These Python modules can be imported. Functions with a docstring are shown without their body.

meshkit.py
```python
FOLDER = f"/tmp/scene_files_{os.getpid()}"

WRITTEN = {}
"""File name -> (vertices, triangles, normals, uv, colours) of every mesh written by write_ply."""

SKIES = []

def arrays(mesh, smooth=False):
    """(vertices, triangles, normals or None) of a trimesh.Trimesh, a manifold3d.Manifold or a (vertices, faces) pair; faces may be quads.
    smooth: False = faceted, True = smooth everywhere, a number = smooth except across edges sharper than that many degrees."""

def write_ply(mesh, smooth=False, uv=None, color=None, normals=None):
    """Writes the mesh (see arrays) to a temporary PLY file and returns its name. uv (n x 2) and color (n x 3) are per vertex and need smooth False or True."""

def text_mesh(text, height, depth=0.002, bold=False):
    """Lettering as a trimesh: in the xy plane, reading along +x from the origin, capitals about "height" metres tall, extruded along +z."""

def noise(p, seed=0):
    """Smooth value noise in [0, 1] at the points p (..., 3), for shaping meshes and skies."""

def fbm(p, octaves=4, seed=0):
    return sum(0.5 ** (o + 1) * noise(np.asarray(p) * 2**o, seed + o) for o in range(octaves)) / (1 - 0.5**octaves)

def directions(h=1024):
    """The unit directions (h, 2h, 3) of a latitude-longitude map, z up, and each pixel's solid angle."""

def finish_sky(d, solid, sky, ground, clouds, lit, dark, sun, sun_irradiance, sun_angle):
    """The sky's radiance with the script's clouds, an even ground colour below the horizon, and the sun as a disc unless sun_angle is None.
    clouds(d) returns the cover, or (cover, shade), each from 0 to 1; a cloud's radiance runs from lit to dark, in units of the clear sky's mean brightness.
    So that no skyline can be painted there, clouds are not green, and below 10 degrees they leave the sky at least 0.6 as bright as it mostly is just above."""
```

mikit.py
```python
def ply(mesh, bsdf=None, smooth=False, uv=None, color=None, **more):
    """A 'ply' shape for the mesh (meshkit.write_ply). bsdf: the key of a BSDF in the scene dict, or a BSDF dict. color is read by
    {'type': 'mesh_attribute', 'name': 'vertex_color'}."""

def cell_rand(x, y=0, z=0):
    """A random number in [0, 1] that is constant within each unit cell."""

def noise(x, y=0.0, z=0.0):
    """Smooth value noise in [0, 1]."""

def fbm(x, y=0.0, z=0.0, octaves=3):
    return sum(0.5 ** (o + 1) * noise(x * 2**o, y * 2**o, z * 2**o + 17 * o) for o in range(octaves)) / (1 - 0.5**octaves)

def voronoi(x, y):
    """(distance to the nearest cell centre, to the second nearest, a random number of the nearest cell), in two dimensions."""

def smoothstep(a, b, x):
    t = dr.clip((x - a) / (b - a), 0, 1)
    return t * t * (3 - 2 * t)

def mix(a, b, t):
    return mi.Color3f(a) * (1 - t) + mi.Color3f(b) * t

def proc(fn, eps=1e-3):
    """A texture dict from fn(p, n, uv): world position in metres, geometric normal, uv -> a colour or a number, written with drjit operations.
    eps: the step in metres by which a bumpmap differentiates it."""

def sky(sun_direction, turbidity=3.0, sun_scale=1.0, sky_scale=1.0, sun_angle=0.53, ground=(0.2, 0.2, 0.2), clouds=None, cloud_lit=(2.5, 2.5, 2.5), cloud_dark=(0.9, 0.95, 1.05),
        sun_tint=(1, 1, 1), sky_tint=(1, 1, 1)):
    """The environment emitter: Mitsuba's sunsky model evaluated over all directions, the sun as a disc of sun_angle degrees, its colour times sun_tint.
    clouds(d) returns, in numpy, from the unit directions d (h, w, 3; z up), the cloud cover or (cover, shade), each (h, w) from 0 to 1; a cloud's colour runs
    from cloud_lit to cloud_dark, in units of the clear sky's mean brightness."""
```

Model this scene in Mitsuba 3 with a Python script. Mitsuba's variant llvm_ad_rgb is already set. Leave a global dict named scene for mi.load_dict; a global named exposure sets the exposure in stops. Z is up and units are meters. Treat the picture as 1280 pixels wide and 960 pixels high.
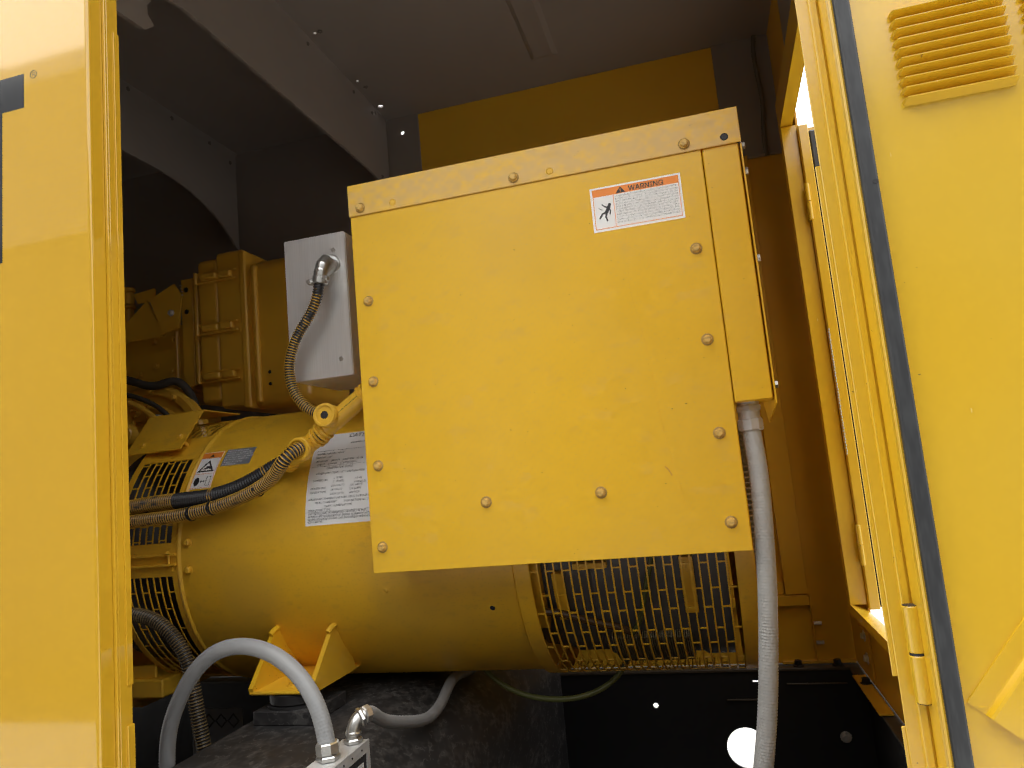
import math, random
import numpy as np, trimesh, drjit as dr, mitsuba as mi
import mikit, meshkit
from mikit import noise, fbm, smoothstep, mix, proc
from scipy.interpolate import CubicSpline
from shapely.geometry import Polygon, Point, box as sbox
from shapely import affinity

random.seed(7); rng = np.random.default_rng(7)
T = mi.ScalarTransform4f
scene, labels = {'type': 'scene'}, {}

# ------------------------------------------------------------------ camera, sky, exposure
EYE = np.array([0.0, -1.1, 1.65])
YAW, PITCH, ROLL = np.radians([-14.297, 7.319, 5.254])
FWD = np.array([math.sin(YAW) * math.cos(PITCH), math.cos(YAW) * math.cos(PITCH), math.sin(PITCH)])
RGT = np.array([math.cos(YAW), -math.sin(YAW), 0.0])
DWN = np.cross(FWD, RGT)
UP = -(-math.sin(ROLL) * RGT + math.cos(ROLL) * DWN)
scene['camera'] = {'type': 'perspective', 'fov': 70.73, 'fov_axis': 'x', 'near_clip': 0.02, 'far_clip': 500.0,
                   'to_world': T().look_at(origin=EYE.tolist(), target=(EYE + FWD).tolist(), up=UP.tolist())}
exposure = 3.3
scene['sky'] = mikit.sky((-0.45, -0.50, 0.74), turbidity=4, sun_scale=0.045, sun_angle=40, ground=(0.3, 0.29, 0.27),
                         clouds=lambda d: (np.ones(d.shape[:2]), 1 - d[..., 2]), cloud_lit=(3.6, 3.6, 3.6), cloud_dark=(1.05, 1.06, 1.08))

# ------------------------------------------------------------------ materials
def P(name, base, rough=0.4, **k):
    b = {'type': 'rgb', 'value': list(base)} if isinstance(base, tuple) else base
    r = rough if isinstance(rough, float) else rough
    scene[name] = {'type': 'twosided', 'm': {'type': 'principled', 'base_color': b, 'roughness': r, **k}}

YEL = (0.70, 0.415, 0.016)
YEX = (0.585, 0.358, 0.015)
def yellow_dusty(p, n, uv):
    m = fbm(p.x * 3.1, p.y * 3.1 + 5, p.z * 2.3, 3)
    c = mix(YEL, (0.66, 0.395, 0.028), smoothstep(0.42, 0.75, m))
    g = noise(p.x * 420, p.y * 420, p.z * 420)                                  # fine dust grain
    c = mix(c, (0.56, 0.38, 0.12), 0.30 * smoothstep(0.62, 0.95, g))
    blot = fbm(p.x * 26 + 3, p.y * 26, p.z * 34, 3)
    c = mix(c, (0.64, 0.395, 0.070), 0.35 * smoothstep(0.58, 0.80, blot))
    sp = noise(p.x * 130 + 9, p.y * 130, p.z * 130)
    c = mix(c, (0.16, 0.09, 0.03), 0.85 * smoothstep(0.955, 0.985, sp))           # fly specks
    return c
def yellow_rough(p, n, uv):
    return 0.20 + 0.16 * fbm(p.x * 9, p.y * 9, p.z * 7, 3)
P('yellow_dusty', proc(yellow_dusty), proc(yellow_rough), specular=0.6)
def yellow_cap(p, n, uv):
    c = yellow_dusty(p, n, uv)
    d = fbm(p.x * 60, p.y * 60, p.z * 60, 3) * 0.6 + 0.4 * fbm(p.x * 9, p.y * 9, p.z * 18, 3)
    c = mix(c, (0.585, 0.375, 0.115), 0.85 * smoothstep(0.25, 0.68, d))               # settled dust in patches
    w = noise(p.x * 9 + 2.3, p.y * 5, p.z * 30)
    return mix(c, (0.50, 0.30, 0.06), 0.45 * smoothstep(0.72, 0.90, w))
P('yellow_cap', proc(yellow_cap), 0.36, specular=0.7)
def yellow_door(p, n, uv):
    m = fbm(p.x * 2.3, p.y * 2.3, p.z * 1.7, 3)
    c = mix(YEX, (0.56, 0.365, 0.030), smoothstep(0.40, 0.75, m))
    sp = noise(p.x * 110 + 4, p.y * 110, p.z * 110)
    c = mix(c, (0.20, 0.12, 0.04), 0.8 * smoothstep(0.952, 0.98, sp))
    sc = noise(p.x * 90, p.y * 20, p.z * 22 + 31)
    return mix(c, (0.78, 0.62, 0.30), 0.5 * smoothstep(0.955, 0.975, sc))          # light scratches
P('yellow_door', proc(yellow_door), proc(lambda p, n, uv: 0.13 + 0.10 * fbm(p.x * 7, p.y * 7, p.z * 5, 3)), specular=0.95)
P('yellow_gloss_shaded', proc(lambda p, n, uv: mix((0.55, 0.325, 0.020), (0.52, 0.300, 0.020), fbm(p.x * 2, p.y * 2, p.z * 2, 2))),
  proc(lambda p, n, uv: 0.035 + 0.03 * fbm(p.x * 5, p.y * 5, p.z * 3, 3)), specular=0.9)  # base darkened: dimmer light on the closed door is put into the paint
def yellow_machine(p, n, uv):
    m = fbm(p.x * 5, p.y * 5, p.z * 5, 3)
    c = mix((0.72, 0.410, 0.022), (0.64, 0.375, 0.034), smoothstep(0.40, 0.72, m))
    g = noise(p.x * 300, p.y * 300, p.z * 300)
    c = mix(c, (0.40, 0.25, 0.06), 0.22 * smoothstep(0.6, 0.95, g))
    st = fbm(p.x * 40, p.y * 30, p.z * 60, 3)
    return mix(c, (0.52, 0.31, 0.05), 0.25 * smoothstep(0.60, 0.76, st))
P('yellow_machine', proc(yellow_machine), proc(lambda p, n, uv: 0.30 + 0.2 * fbm(p.x * 8, p.y * 8, p.z * 8, 3)), specular=0.5)
P('yellow_engine', proc(lambda p, n, uv: mix((0.68, 0.390, 0.035), (0.58, 0.34, 0.045), fbm(p.x * 8, p.y * 8, p.z * 8, 3))), 0.28, specular=0.6)
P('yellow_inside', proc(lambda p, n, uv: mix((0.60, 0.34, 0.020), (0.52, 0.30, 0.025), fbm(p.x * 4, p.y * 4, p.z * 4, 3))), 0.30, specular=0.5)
P('brown_wall', proc(lambda p, n, uv: mix((0.70, 0.410, 0.028), (0.64, 0.375, 0.030), fbm(p.x * 4, p.y * 4, p.z * 4, 3))), 0.45)
P('roof_paint', proc(lambda p, n, uv: mix((0.235, 0.212, 0.194), (0.20, 0.182, 0.168), fbm(p.x * 3, p.y * 3, p.z * 3, 3))), 0.50)
def brushed(p, n, uv):
    s = noise(p.x * 700, p.y * 700, p.z * 9) * 0.4 + 0.6 * fbm(p.x * 26, p.y * 26, p.z * 6, 3)
    return mix((0.72, 0.73, 0.73), (0.95, 0.955, 0.955), s)
P('steel_sheet', proc(brushed), proc(lambda p, n, uv: 0.22 + 0.16 * noise(p.x * 500, p.y * 500, p.z * 10)), metallic=0.6)
P('zinc', proc(lambda p, n, uv: mix((0.46, 0.46, 0.44), (0.70, 0.70, 0.68), fbm(p.x * 120, p.y * 120, p.z * 120, 3))), 0.30, metallic=0.9)
P('zinc_dull', proc(lambda p, n, uv: mix((0.40, 0.40, 0.39), (0.55, 0.55, 0.54), fbm(p.x * 60, p.y * 60, p.z * 60, 3))), 0.42, metallic=0.35)
P('conduit_grey', proc(lambda p, n, uv: mix((0.20, 0.207, 0.213), (0.245, 0.25, 0.252), fbm(p.x * 30, p.y * 30, p.z * 12, 3))), 0.42)
P('conduit_lit', proc(lambda p, n, uv: mix((0.34, 0.345, 0.34), (0.40, 0.405, 0.395), fbm(p.x * 30, p.y * 30, p.z * 12, 3))), 0.40)  # lighter copy of the grey conduit: stronger light on the tall conduit painted in
def rubber(p, n, uv):
    s = fbm(p.x * 160, p.y * 160, p.z * 25, 3)
    return mix((0.024, 0.026, 0.029), (0.036, 0.039, 0.042), smoothstep(0.35, 0.75, s))
P('rubber', proc(rubber), 0.45)
P('rubber_dark', (0.018, 0.018, 0.019), 0.5)
P('hose_rubber', (0.05, 0.045, 0.038), 0.65, specular=0.3)
def black_steel(p, n, uv):
    s = fbm(p.x * 14, p.y * 14, p.z * 14, 3)
    f = fbm(p.x * 75, p.y * 60, p.z * 75, 3)
    scr = 1 - smoothstep(0.0, 0.045, dr.abs(fbm(p.x * 38 + 2, p.y * 30, p.z * 38, 3) - 0.5))
    c = mix((0.022, 0.022, 0.023), (0.060, 0.058, 0.056), smoothstep(0.38, 0.72, s) * smoothstep(0.3, 0.7, f))
    return mix(c, (0.16, 0.157, 0.15), 0.30 * scr * smoothstep(0.40, 0.70, f))
P('black_steel', proc(black_steel), proc(lambda p, n, uv: 0.42 + 0.25 * fbm(p.x * 30, p.y * 30, p.z * 30, 3)))
P('bolt_yellow', proc(lambda p, n, uv: mix((0.62, 0.40, 0.10), (0.40, 0.25, 0.07), smoothstep(0.35, 0.75, fbm(p.x * 220, p.y * 220, p.z * 220, 3)))), 0.4)
P('bolt_grime', proc(lambda p, n, uv: mix((0.26, 0.15, 0.04), (0.42, 0.25, 0.05), fbm(p.x * 260, p.y * 260, p.z * 260, 3))), 0.5)
P('roof_bolt', (0.11, 0.10, 0.085), 0.5)
P('black_paint', (0.012, 0.012, 0.013), 0.42)
P('rail_paint', (0.045, 0.035, 0.022), 0.5)
P('white_label', (0.78, 0.78, 0.77), 0.35)
P('dull_label', (0.70, 0.705, 0.705), 0.40)
P('grey_label', (0.155, 0.165, 0.185), 0.4)
P('orange_print', (0.78, 0.24, 0.035), 0.4)
P('black_print', (0.02, 0.02, 0.023), 0.4)
P('letter_black', (0.020, 0.023, 0.029), 0.10, specular=0.5)
P('olive_paint', (0.085, 0.095, 0.028), 0.45)
P('lamination', proc(lambda p, n, uv: mix((0.34, 0.29, 0.17), (0.22, 0.19, 0.11), smoothstep(0.45, 0.75, noise(p.x * 330, 0.0, 0.0)))), 0.4, metallic=0.3)
P('iron', (0.11, 0.105, 0.10), 0.5)
P('copper_dark', (0.09, 0.05, 0.02), 0.4)
P('copper', (0.42, 0.18, 0.07), 0.4)
scene['loom_paint'] = {'type': 'twosided', 'm': {'type': 'principled', 'base_color': {'type': 'mesh_attribute', 'name': 'vertex_color'}, 'roughness': 0.42}}
P('concrete', proc(lambda p, n, uv: mix((0.54, 0.53, 0.50), (0.46, 0.45, 0.43), fbm(p.x * 1.5, p.y * 1.5, 0.0, 3))), 0.8)
P('asphalt', proc(lambda p, n, uv: mix((0.06, 0.06, 0.062), (0.04, 0.04, 0.042), fbm(p.x * 1.5, p.y * 1.5, 0.0, 3))), 0.85)
P('cladding', proc(lambda p, n, uv: mix((0.12, 0.115, 0.105), (0.09, 0.088, 0.082), fbm(p.x * 1.2, p.y, p.z * 1.2, 3))), 0.6)
P('siding_pale', (0.62, 0.61, 0.58), 0.5)
P('cladding_low', (0.10, 0.085, 0.065), 0.6)

# ------------------------------------------------------------------ mesh helpers
cat = trimesh.util.concatenate
def put(key, mesh, mat, smooth=30, color=None):
    if key in scene:
        k = 1
        while f'{key}_{k:03d}' in scene: k += 1
        key = f'{key}_{k:03d}'
    if color is not None: scene[key] = mikit.ply(mesh, mat, smooth=True, color=color)
    else: scene[key] = mikit.ply(mesh, mat, smooth=smooth)
    return key
def thing(key, label, category, group=None):
    labels[key] = {'label': label, 'category': category}
    if group: labels[key]['group'] = group
    return key
def B(x0, x1, y0, y1, z0, z1, bev=0.0015):
    lo, hi = np.array([x0, y0, z0]), np.array([x1, y1, z1])
    b = min(bev, 0.45 * (hi - lo).min())
    if b <= 0: 
        m = trimesh.creation.box(hi - lo); m.apply_translation((lo + hi) / 2); return m
    pts = []
    for s in np.ndindex(2, 2, 2):
        c = np.where(np.array(s) == 1, hi, lo); d = np.where(np.array(s) == 1, -1, 1)
        for k in range(3):
            q = c + d * b; q[k] = c[k]; pts.append(q)
    return trimesh.Trimesh(pts, process=False).convex_hull
def hull(pts): return trimesh.Trimesh(np.asarray(pts, float), process=False).convex_hull
def frame(d):
    d = np.asarray(d, float) / np.linalg.norm(d)
    a = np.array([0, 0, 1.0]) if abs(d[2]) < 0.9 else np.array([1.0, 0, 0])
    u = np.cross(a, d); u /= np.linalg.norm(u)
    return u, np.cross(d, u), d
def cylinder(p0, p1, r0, r1=None, n=24, bev=0.0, rot=0.0):
    r1 = r0 if r1 is None else r1
    p0, p1 = np.asarray(p0, float), np.asarray(p1, float)
    L = np.linalg.norm(p1 - p0); u, v, d = frame(p1 - p0)
    prof = [(0, 0), (0, r0), (L, r1), (L, 0)] if bev <= 0 else [(0, 0), (0, r0 - bev), (bev, r0), (L - bev, r1), (L, r1 - bev), (L, 0)]
    return lathe(prof, p0, d, u, v, n, rot)
def lathe(prof, o, d, u, v, n=32, rot=0.0):
    a = np.arange(n) / n * 2 * np.pi + rot
    vs = np.array([o + d * t + (np.cos(x) * u + np.sin(x) * v) * r for t, r in prof for x in a])
    f = []
    for i in range(len(prof) - 1):
        for j in range(n):
            k = (j + 1) % n
            A, Bq, Cq, D = i * n + j, i * n + k, (i + 1) * n + k, (i + 1) * n + j
            f += [[A, Bq, Cq], [A, Cq, D]]
    m = trimesh.Trimesh(vs, f, process=False)
    m.merge_vertices(); m.update_faces(m.nondegenerate_faces())
    m.fix_normals()
    return m
def hexbolt(p, nrm, af=0.013, h=0.008, washer=0.0105, wt=0.002, rot=None):
    p = np.asarray(p, float); u, v, d = frame(nrm)
    rot = random.uniform(0, 1.05) if rot is None else rot
    R = af / math.sqrt(3)
    w = lathe([(0, 0), (0, washer), (wt * 0.6, washer), (wt, washer - 0.0015), (wt, 0)], p - d * 0.0005, d, u, v, 22)
    hd = lathe([(wt, 0), (wt, R), (h - 0.0016, R), (h, R * 0.80), (h, 0)], p, d, u, v, 6, rot)
    return cat([w, hd])
def tube(pts, r, n=14, step=0.006, corr=None, colf=None, closed_ends=True):
    """A tube along a spline; corr = (pitch, depth) makes rings; colf(t, ridge, ang) colours."""
    pts = np.asarray(pts, float)
    s = np.r_[0, np.cumsum(np.linalg.norm(np.diff(pts, axis=0), axis=1))]
    cs = CubicSpline(s, pts)
    fine = cs(np.linspace(0, s[-1], 400)); L = np.linalg.norm(np.diff(fine, axis=0), axis=1).sum()
    arc = np.r_[0, np.cumsum(np.linalg.norm(np.diff(fine, axis=0), axis=1))]
    if corr:
        pitch, dep = corr; k = int(L / pitch)
        base = np.array([0.0, 0.16, 0.34, 0.80]) ; at = (np.arange(k)[:, None] + base).ravel() / k * L
        ridge = np.tile([1, 1, 0, 0], k)
        rad = r - dep * (1 - ridge)
    else:
        m = max(int(L / step), 4); at = np.linspace(0, L, m); ridge = np.ones(m); rad = np.full(m, r)
    tt = np.interp(at, arc, np.linspace(0, s[-1], 400))
    C, D = cs(tt), cs(tt, 1)
    D /= np.linalg.norm(D, axis=1, keepdims=True)
    u = frame(D[0])[0]; rows = []; cols = []
    ang = np.arange(n) / n * 2 * np.pi
    for i in range(len(C)):
        u = u - D[i] * (u @ D[i]); u /= np.linalg.norm(u); v = np.cross(D[i], u)
        rr = rad[i] if np.isscalar(rad[i]) or rad[i].ndim == 0 else rad[i]
        rows.append(C[i] + rr * (np.cos(ang)[:, None] * u + np.sin(ang)[:, None] * v))
        if colf: cols.append([colf(at[i] / L, ridge[i], a) for a in ang])
    vs = np.vstack(rows); f = []
    for i in range(len(C) - 1):
        for j in range(n):
            k = (j + 1) % n
            f += [[i * n + j, i * n + k, (i + 1) * n + k], [i * n + j, (i + 1) * n + k, (i + 1) * n + j]]
    if closed_ends:
        a0, a1 = len(vs), len(vs) + 1
        vs = np.vstack([vs, C[0], C[-1]])
        e = (len(C) - 1) * n
        f += [[a0, (j + 1) % n, j] for j in range(n)] + [[a1, e + j, e + (j + 1) % n] for j in range(n)]
        if colf: cols.append([cols[0][0], cols[-1][0]])
    m = trimesh.Trimesh(vs, f, process=False)
    return (m, np.vstack([np.asarray(c, float) for c in cols])) if colf else m
def prism(poly, depth, M):
    """Shapely polygon in (a, b) extruded by depth, then mapped by the 4x4 M."""
    m = trimesh.creation.extrude_polygon(poly, depth, engine='earcut')
    m.apply_transform(M); m.fix_normals(); return m
def M4(o, a, b, c):
    M = np.eye(4); M[:3, 0], M[:3, 1], M[:3, 2], M[:3, 3] = a, b, c, o; return M
def XZ(poly, y0, y1): return prism(poly, y1 - y0, M4((0, y0, 0), (1, 0, 0), (0, 0, 1), (0, 1, 0)))     # a = x, b = z
def XY(poly, z0, z1): return prism(poly, z1 - z0, M4((0, 0, z0), (1, 0, 0), (0, 1, 0), (0, 0, 1)))
def YZ(poly, x0, x1): return prism(poly, x1 - x0, M4((x0, 0, 0), (0, 1, 0), (0, 0, 1), (1, 0, 0)))     # a = y, b = z
def rrect(x0, y0, x1, y1, r): return sbox(x0 + r, y0 + r, x1 - r, y1 - r).buffer(r, quad_segs=5)
def lettering(text, h, bold=False): return meshkit.text_mesh(text, h, depth=0.0002, bold=bold)

# the generator's drum: axis along x at (YC, ZC)
YC, ZC, RD = 0.974, 1.517, 0.400
def cyl_pt(x, a, r):
    a = np.radians(a); return np.stack([np.broadcast_to(x, np.shape(a)), YC - r * np.cos(a), ZC + r * np.sin(a)], -1)
def arcbox(x0, x1, a0, a1, r0, r1, n=None):
    n = n or max(int(abs(a1 - a0) / 3), 1); A = np.linspace(a0, a1, n + 1)
    vs = np.vstack([[cyl_pt(x, a, r) for x, r in ((x0, r0), (x1, r0), (x1, r1), (x0, r1))] for a in A]); f = []
    for i in range(n):
        for j in range(4):
            k = (j + 1) % 4
            f += [[i * 4 + j, i * 4 + k, i * 4 + 4 + k], [i * 4 + j, i * 4 + 4 + k, i * 4 + 4 + j]]
    e = n * 4
    f += [[0, 2, 1], [0, 3, 2], [e, e + 1, e + 2], [e, e + 2, e + 3]]
    m = trimesh.Trimesh(vs, f, process=False); m.fix_normals(); return m
def bend(m, r):
    """(x, s, h) -> on the drum: s = arc length from the height of the axis, h = proud of radius r."""
    v = np.array(m.vertices); a = v[:, 1] / r
    m = m.copy(); m.vertices = np.c_[v[:, 0], YC - (r + v[:, 2]) * np.cos(a), ZC + (r + v[:, 2]) * np.sin(a)]
    return m
def flat_front(m, x, y, z):            # lettering in xy -> upright on a wall that faces -y
    m = m.copy(); v = np.array(m.vertices); m.vertices = np.c_[x + v[:, 0], y - v[:, 2], z + v[:, 1]]; return m
lathe_x = lambda prof, n=160: lathe([(x, r) for x, r in prof], np.array([0, YC, ZC]), np.array([1.0, 0, 0]), np.array([0, -1.0, 0]), np.array([0, 0, 1.0]), n)

# ================================================================== the setting
scene['ground'] = mikit.ply(B(-150, 150, -150, 150, -0.3, 0.0, 0), 'concrete'); labels['ground'] = {'kind': 'structure'}
scene['added_asphalt_lane'] = mikit.ply(B(-60, 60, -60, -3.9, 0.0, 0.004, 0), 'asphalt'); labels['added_asphalt_lane'] = {'kind': 'structure'}  # unseen dark strip added to cut light bouncing up from the ground
b = thing('building', 'grey clad building facing the open generator enclosure', 'building')
put(b + '__wall', cat([B(-16, -2.35, -5.6, -5.05, 0, 6.75, 0)]), 'cladding', False)
lap = [hull([(x, y, z) for x in (-16, -2.36) for y, z in ((-5.049, k * 0.066), (-5.012, k * 0.066 + 0.004), (-5.049, k * 0.066 + 0.045))]) for k in range(71, 100)]
put(b + '__siding', cat(lap), 'siding_pale', False); labels[b + '__siding'] = {'kind': 'stuff'}
put(b + '__coping', B(-16, -2.34, -5.62, -5.0, 6.56, 6.80, 0), 'siding_pale', False)
put('unseen_building__wall', B(-2.3, 12, -8.0, -7.0, 0, 3.3, 0), 'cladding_low', False)
put('unseen_building__light_block_wall', B(-2.3, 12.1, -8.1, -6.95, 3.3, 5.6, 0), 'cladding_low', False)  # unseen upper wall, raised and darkened to keep light out of the enclosure
thing('unseen_building', 'unseen dark brown building across the yard, upper wall added to block light', 'building')

# ------------------------------------------------------------------ enclosure shell
E_ = thing('generator_enclosure', 'yellow sheet metal enclosure shell with dark ribbed roof around the generator', 'enclosure')
ceil = sbox(-4.6, 0.02, 0.50, 1.96)
for x, y in ((-1.205, 1.80), (-1.16, 1.79)): pass
for x, y, r in ((-1.228, 1.775, 0.012), (-1.222, 1.190, 0.006), (-1.227, 1.545, 0.006)): ceil = ceil.difference(Point(x, y).buffer(r))
put(E_ + '__ceiling', XY(ceil.intersection(sbox(-1.255, 0, 1, 3)), 3.370, 3.378), 'roof_paint', False)
put(E_ + '__ceiling', XY(ceil.intersection(sbox(-2.07, 0, -1.257, 3)), 3.370, 3.378), 'roof_paint', False)
put(E_ + '__ceiling', XY(ceil.intersection(sbox(-4.6, 0, -2.072, 3)), 3.370, 3.378), 'roof_paint', False)
def channel(x0, x1, y0, y1, z, d, s):          # raised stiffening channel pressed into the roof, with sloped sides and ends
    return hull([(x0, y0, z), (x1, y0, z), (x0, y1, z), (x1, y1, z), (x0 + s, y0, z - d), (x1 - s, y0, z - d), (x0 + s, y1 - 2 * s, z - d), (x1 - s, y1 - 2 * s, z - d)])
put(E_ + '__ceiling_channel', channel(-0.50, -0.385, 0.1, 1.70, 3.3705, 0.014, 0.02), 'roof_paint', False)
# deep arched ribs under the roof
rib = Polygon([(0.05, 3.369), (1.885, 3.369), (1.885, 2.55)] + [(1.885 - 0.02, 2.80), (1.86, 2.93), (1.82, 2.99), (1.75, 3.022), (1.66, 3.032), (0.50, 3.032)] +
              [(0.43, 3.015), (0.385, 2.985), (0.362, 2.95), (0.362, 2.925), (0.385, 2.905), (0.352, 2.875), (0.20, 2.862), (0.05, 2.862)])
dots = [(1.19, 3.335), (1.56, 3.335), (1.735, 3.325), (0.80, 3.335), (1.80, 3.05)]
ribh = rib
for y, z in ((1.775, 3.345),): ribh = ribh.difference(Point(y, z).buffer(0.011))
put(E_ + '__roof_rib', cat([YZ(ribh, -1.265, -1.255)]), 'roof_paint', False)
for y, z in dots: put(E_ + '__roof_rib__bolt', hexbolt((-1.255, y, z), (1, 0, 0), 0.011, 0.005, 0.008), 'roof_bolt', False)
for x, y in ((-1.20, 1.187), (-1.215, 1.60)): put(E_ + '__ceiling__bolt', hexbolt((x, y, 3.370), (0, 0, -1), 0.013, 0.005, 0.010), 'roof_bolt', False)
rib2 = Polygon([(0.05, 3.369), (1.885, 3.369), (1.885, 2.86), (1.82, 2.92), (1.74, 2.975), (1.64, 3.020), (1.54, 3.048), (1.44, 3.063), (1.36, 3.068), (0.50, 3.068), (0.40, 2.9), (0.05, 2.8)])
put(E_ + '__roof_rib', YZ(rib2, -2.08, -2.07), 'roof_paint', False)
for y, z in ((1.19, 3.345), (1.44, 3.34), (1.69, 3.335), (1.84, 3.30)): put(E_ + '__roof_rib_001__bolt', hexbolt((-2.07, y, z), (1, 0, 0), 0.013, 0.005, 0.010), 'roof_bolt', False)
# back wall round the back door
bw = sbox(-4.6, 0.86, 0.47, 3.369).difference(sbox(-1.10, 1.10, 0.232, 3.3685)).difference(Point(-1.181, 3.291).buffer(0.009))
put(E_ + '__back_wall', XZ(bw.intersection(sbox(-5, 1.098, -1.30, 3.4)), 1.900, 1.908), 'roof_paint', False)
put(E_ + '__back_wall', XZ(bw.intersection(sbox(-1.298, 1.098, -1.02, 3.4)), 1.900, 1.908), 'roof_paint', False)
put(E_ + '__back_wall', XZ(bw.intersection(sbox(-1, 0.8, 0.6, 2.863)), 1.900, 1.908), 'yellow_inside', False)
put(E_ + '__back_wall', XZ(bw.intersection(sbox(-1, 2.862, 0.6, 3.4)), 1.899, 1.907), 'roof_paint', False)
put(E_ + '__back_wall', XZ(bw.intersection(sbox(-5, 0.8, -1.0, 1.099)), 1.901, 1.909), 'yellow_inside', False)
put(E_ + '__door_frame', cat([B(0.232, 0.312, 1.872, 1.8985, 1.115, 2.855), B(-1.16, 0.312, 1.868, 1.8985, 1.074, 1.112)]), 'yellow_inside')
put(E_ + '__frame_flange', cat([B(0.3125, 0.316, 1.862, 1.8985, 0.872, 1.112), B(0.19, 0.448, 1.88, 1.8985, 0.860, 0.871)]), 'yellow_inside')
for z in (1.006, 0.936): put(E_ + '__bolt', hexbolt((0.316, 1.880, z), (1, 0, 0), 0.012, 0.03, 0.010), 'zinc_dull', False)
for x in (0.243, 0.379): put(E_ + '__rail_bolt', hexbolt((x, 1.862, 0.860), (0, 0, 1), 0.024, 0.020, 0.020, 0.004), 'black_paint', False)
# right end wall with its own door opening
put(E_ + '__end_wall', B(0.4500, 0.4560, 0.08, 1.898, 0.862, 1.098), 'yellow_inside', False)
put(E_ + '__sill', hull([(0.402, y, z) for y in (0.92, 1.592) for z in (1.104, 1.1346)] + [(0.4562, y, z) for y in (0.92, 1.592) for z in (1.0986, 1.111)]), 'yellow_door', False)
put(E_ + '__jamb', B(0.4032, 0.4553, 1.549, 1.592, 1.131, 2.803), 'yellow_door')
put(E_ + '__head', hull([(x, y, z) for x in (0.4032, 0.4445) for y, z in ((1.592, 2.803), (1.592, 2.907), (0.92, 2.855), (0.92, 2.96))]), 'yellow_door', False)
put(E_ + '__end_wall', B(0.4565, 0.4625, 1.550, 1.898, 1.000, 3.369, 0), 'yellow_inside', False)
put(E_ + '__end_wall', B(0.4445, 0.4545, 0.08, 0.919, 1.0985, 3.369, 0), 'yellow_inside', False)
put(E_ + '__end_wall', hull([(x, y, z) for x in (0.4565, 0.4625) for y, z in ((1.549, 2.86), (1.549, 3.369), (0.9195, 2.92), (0.9195, 3.369))]), 'roof_paint', False)
put(E_ + '__gusset_plate', B(0.442, 0.4495, 1.55, 1.70, 0.875, 1.036), 'yellow_inside')
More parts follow.
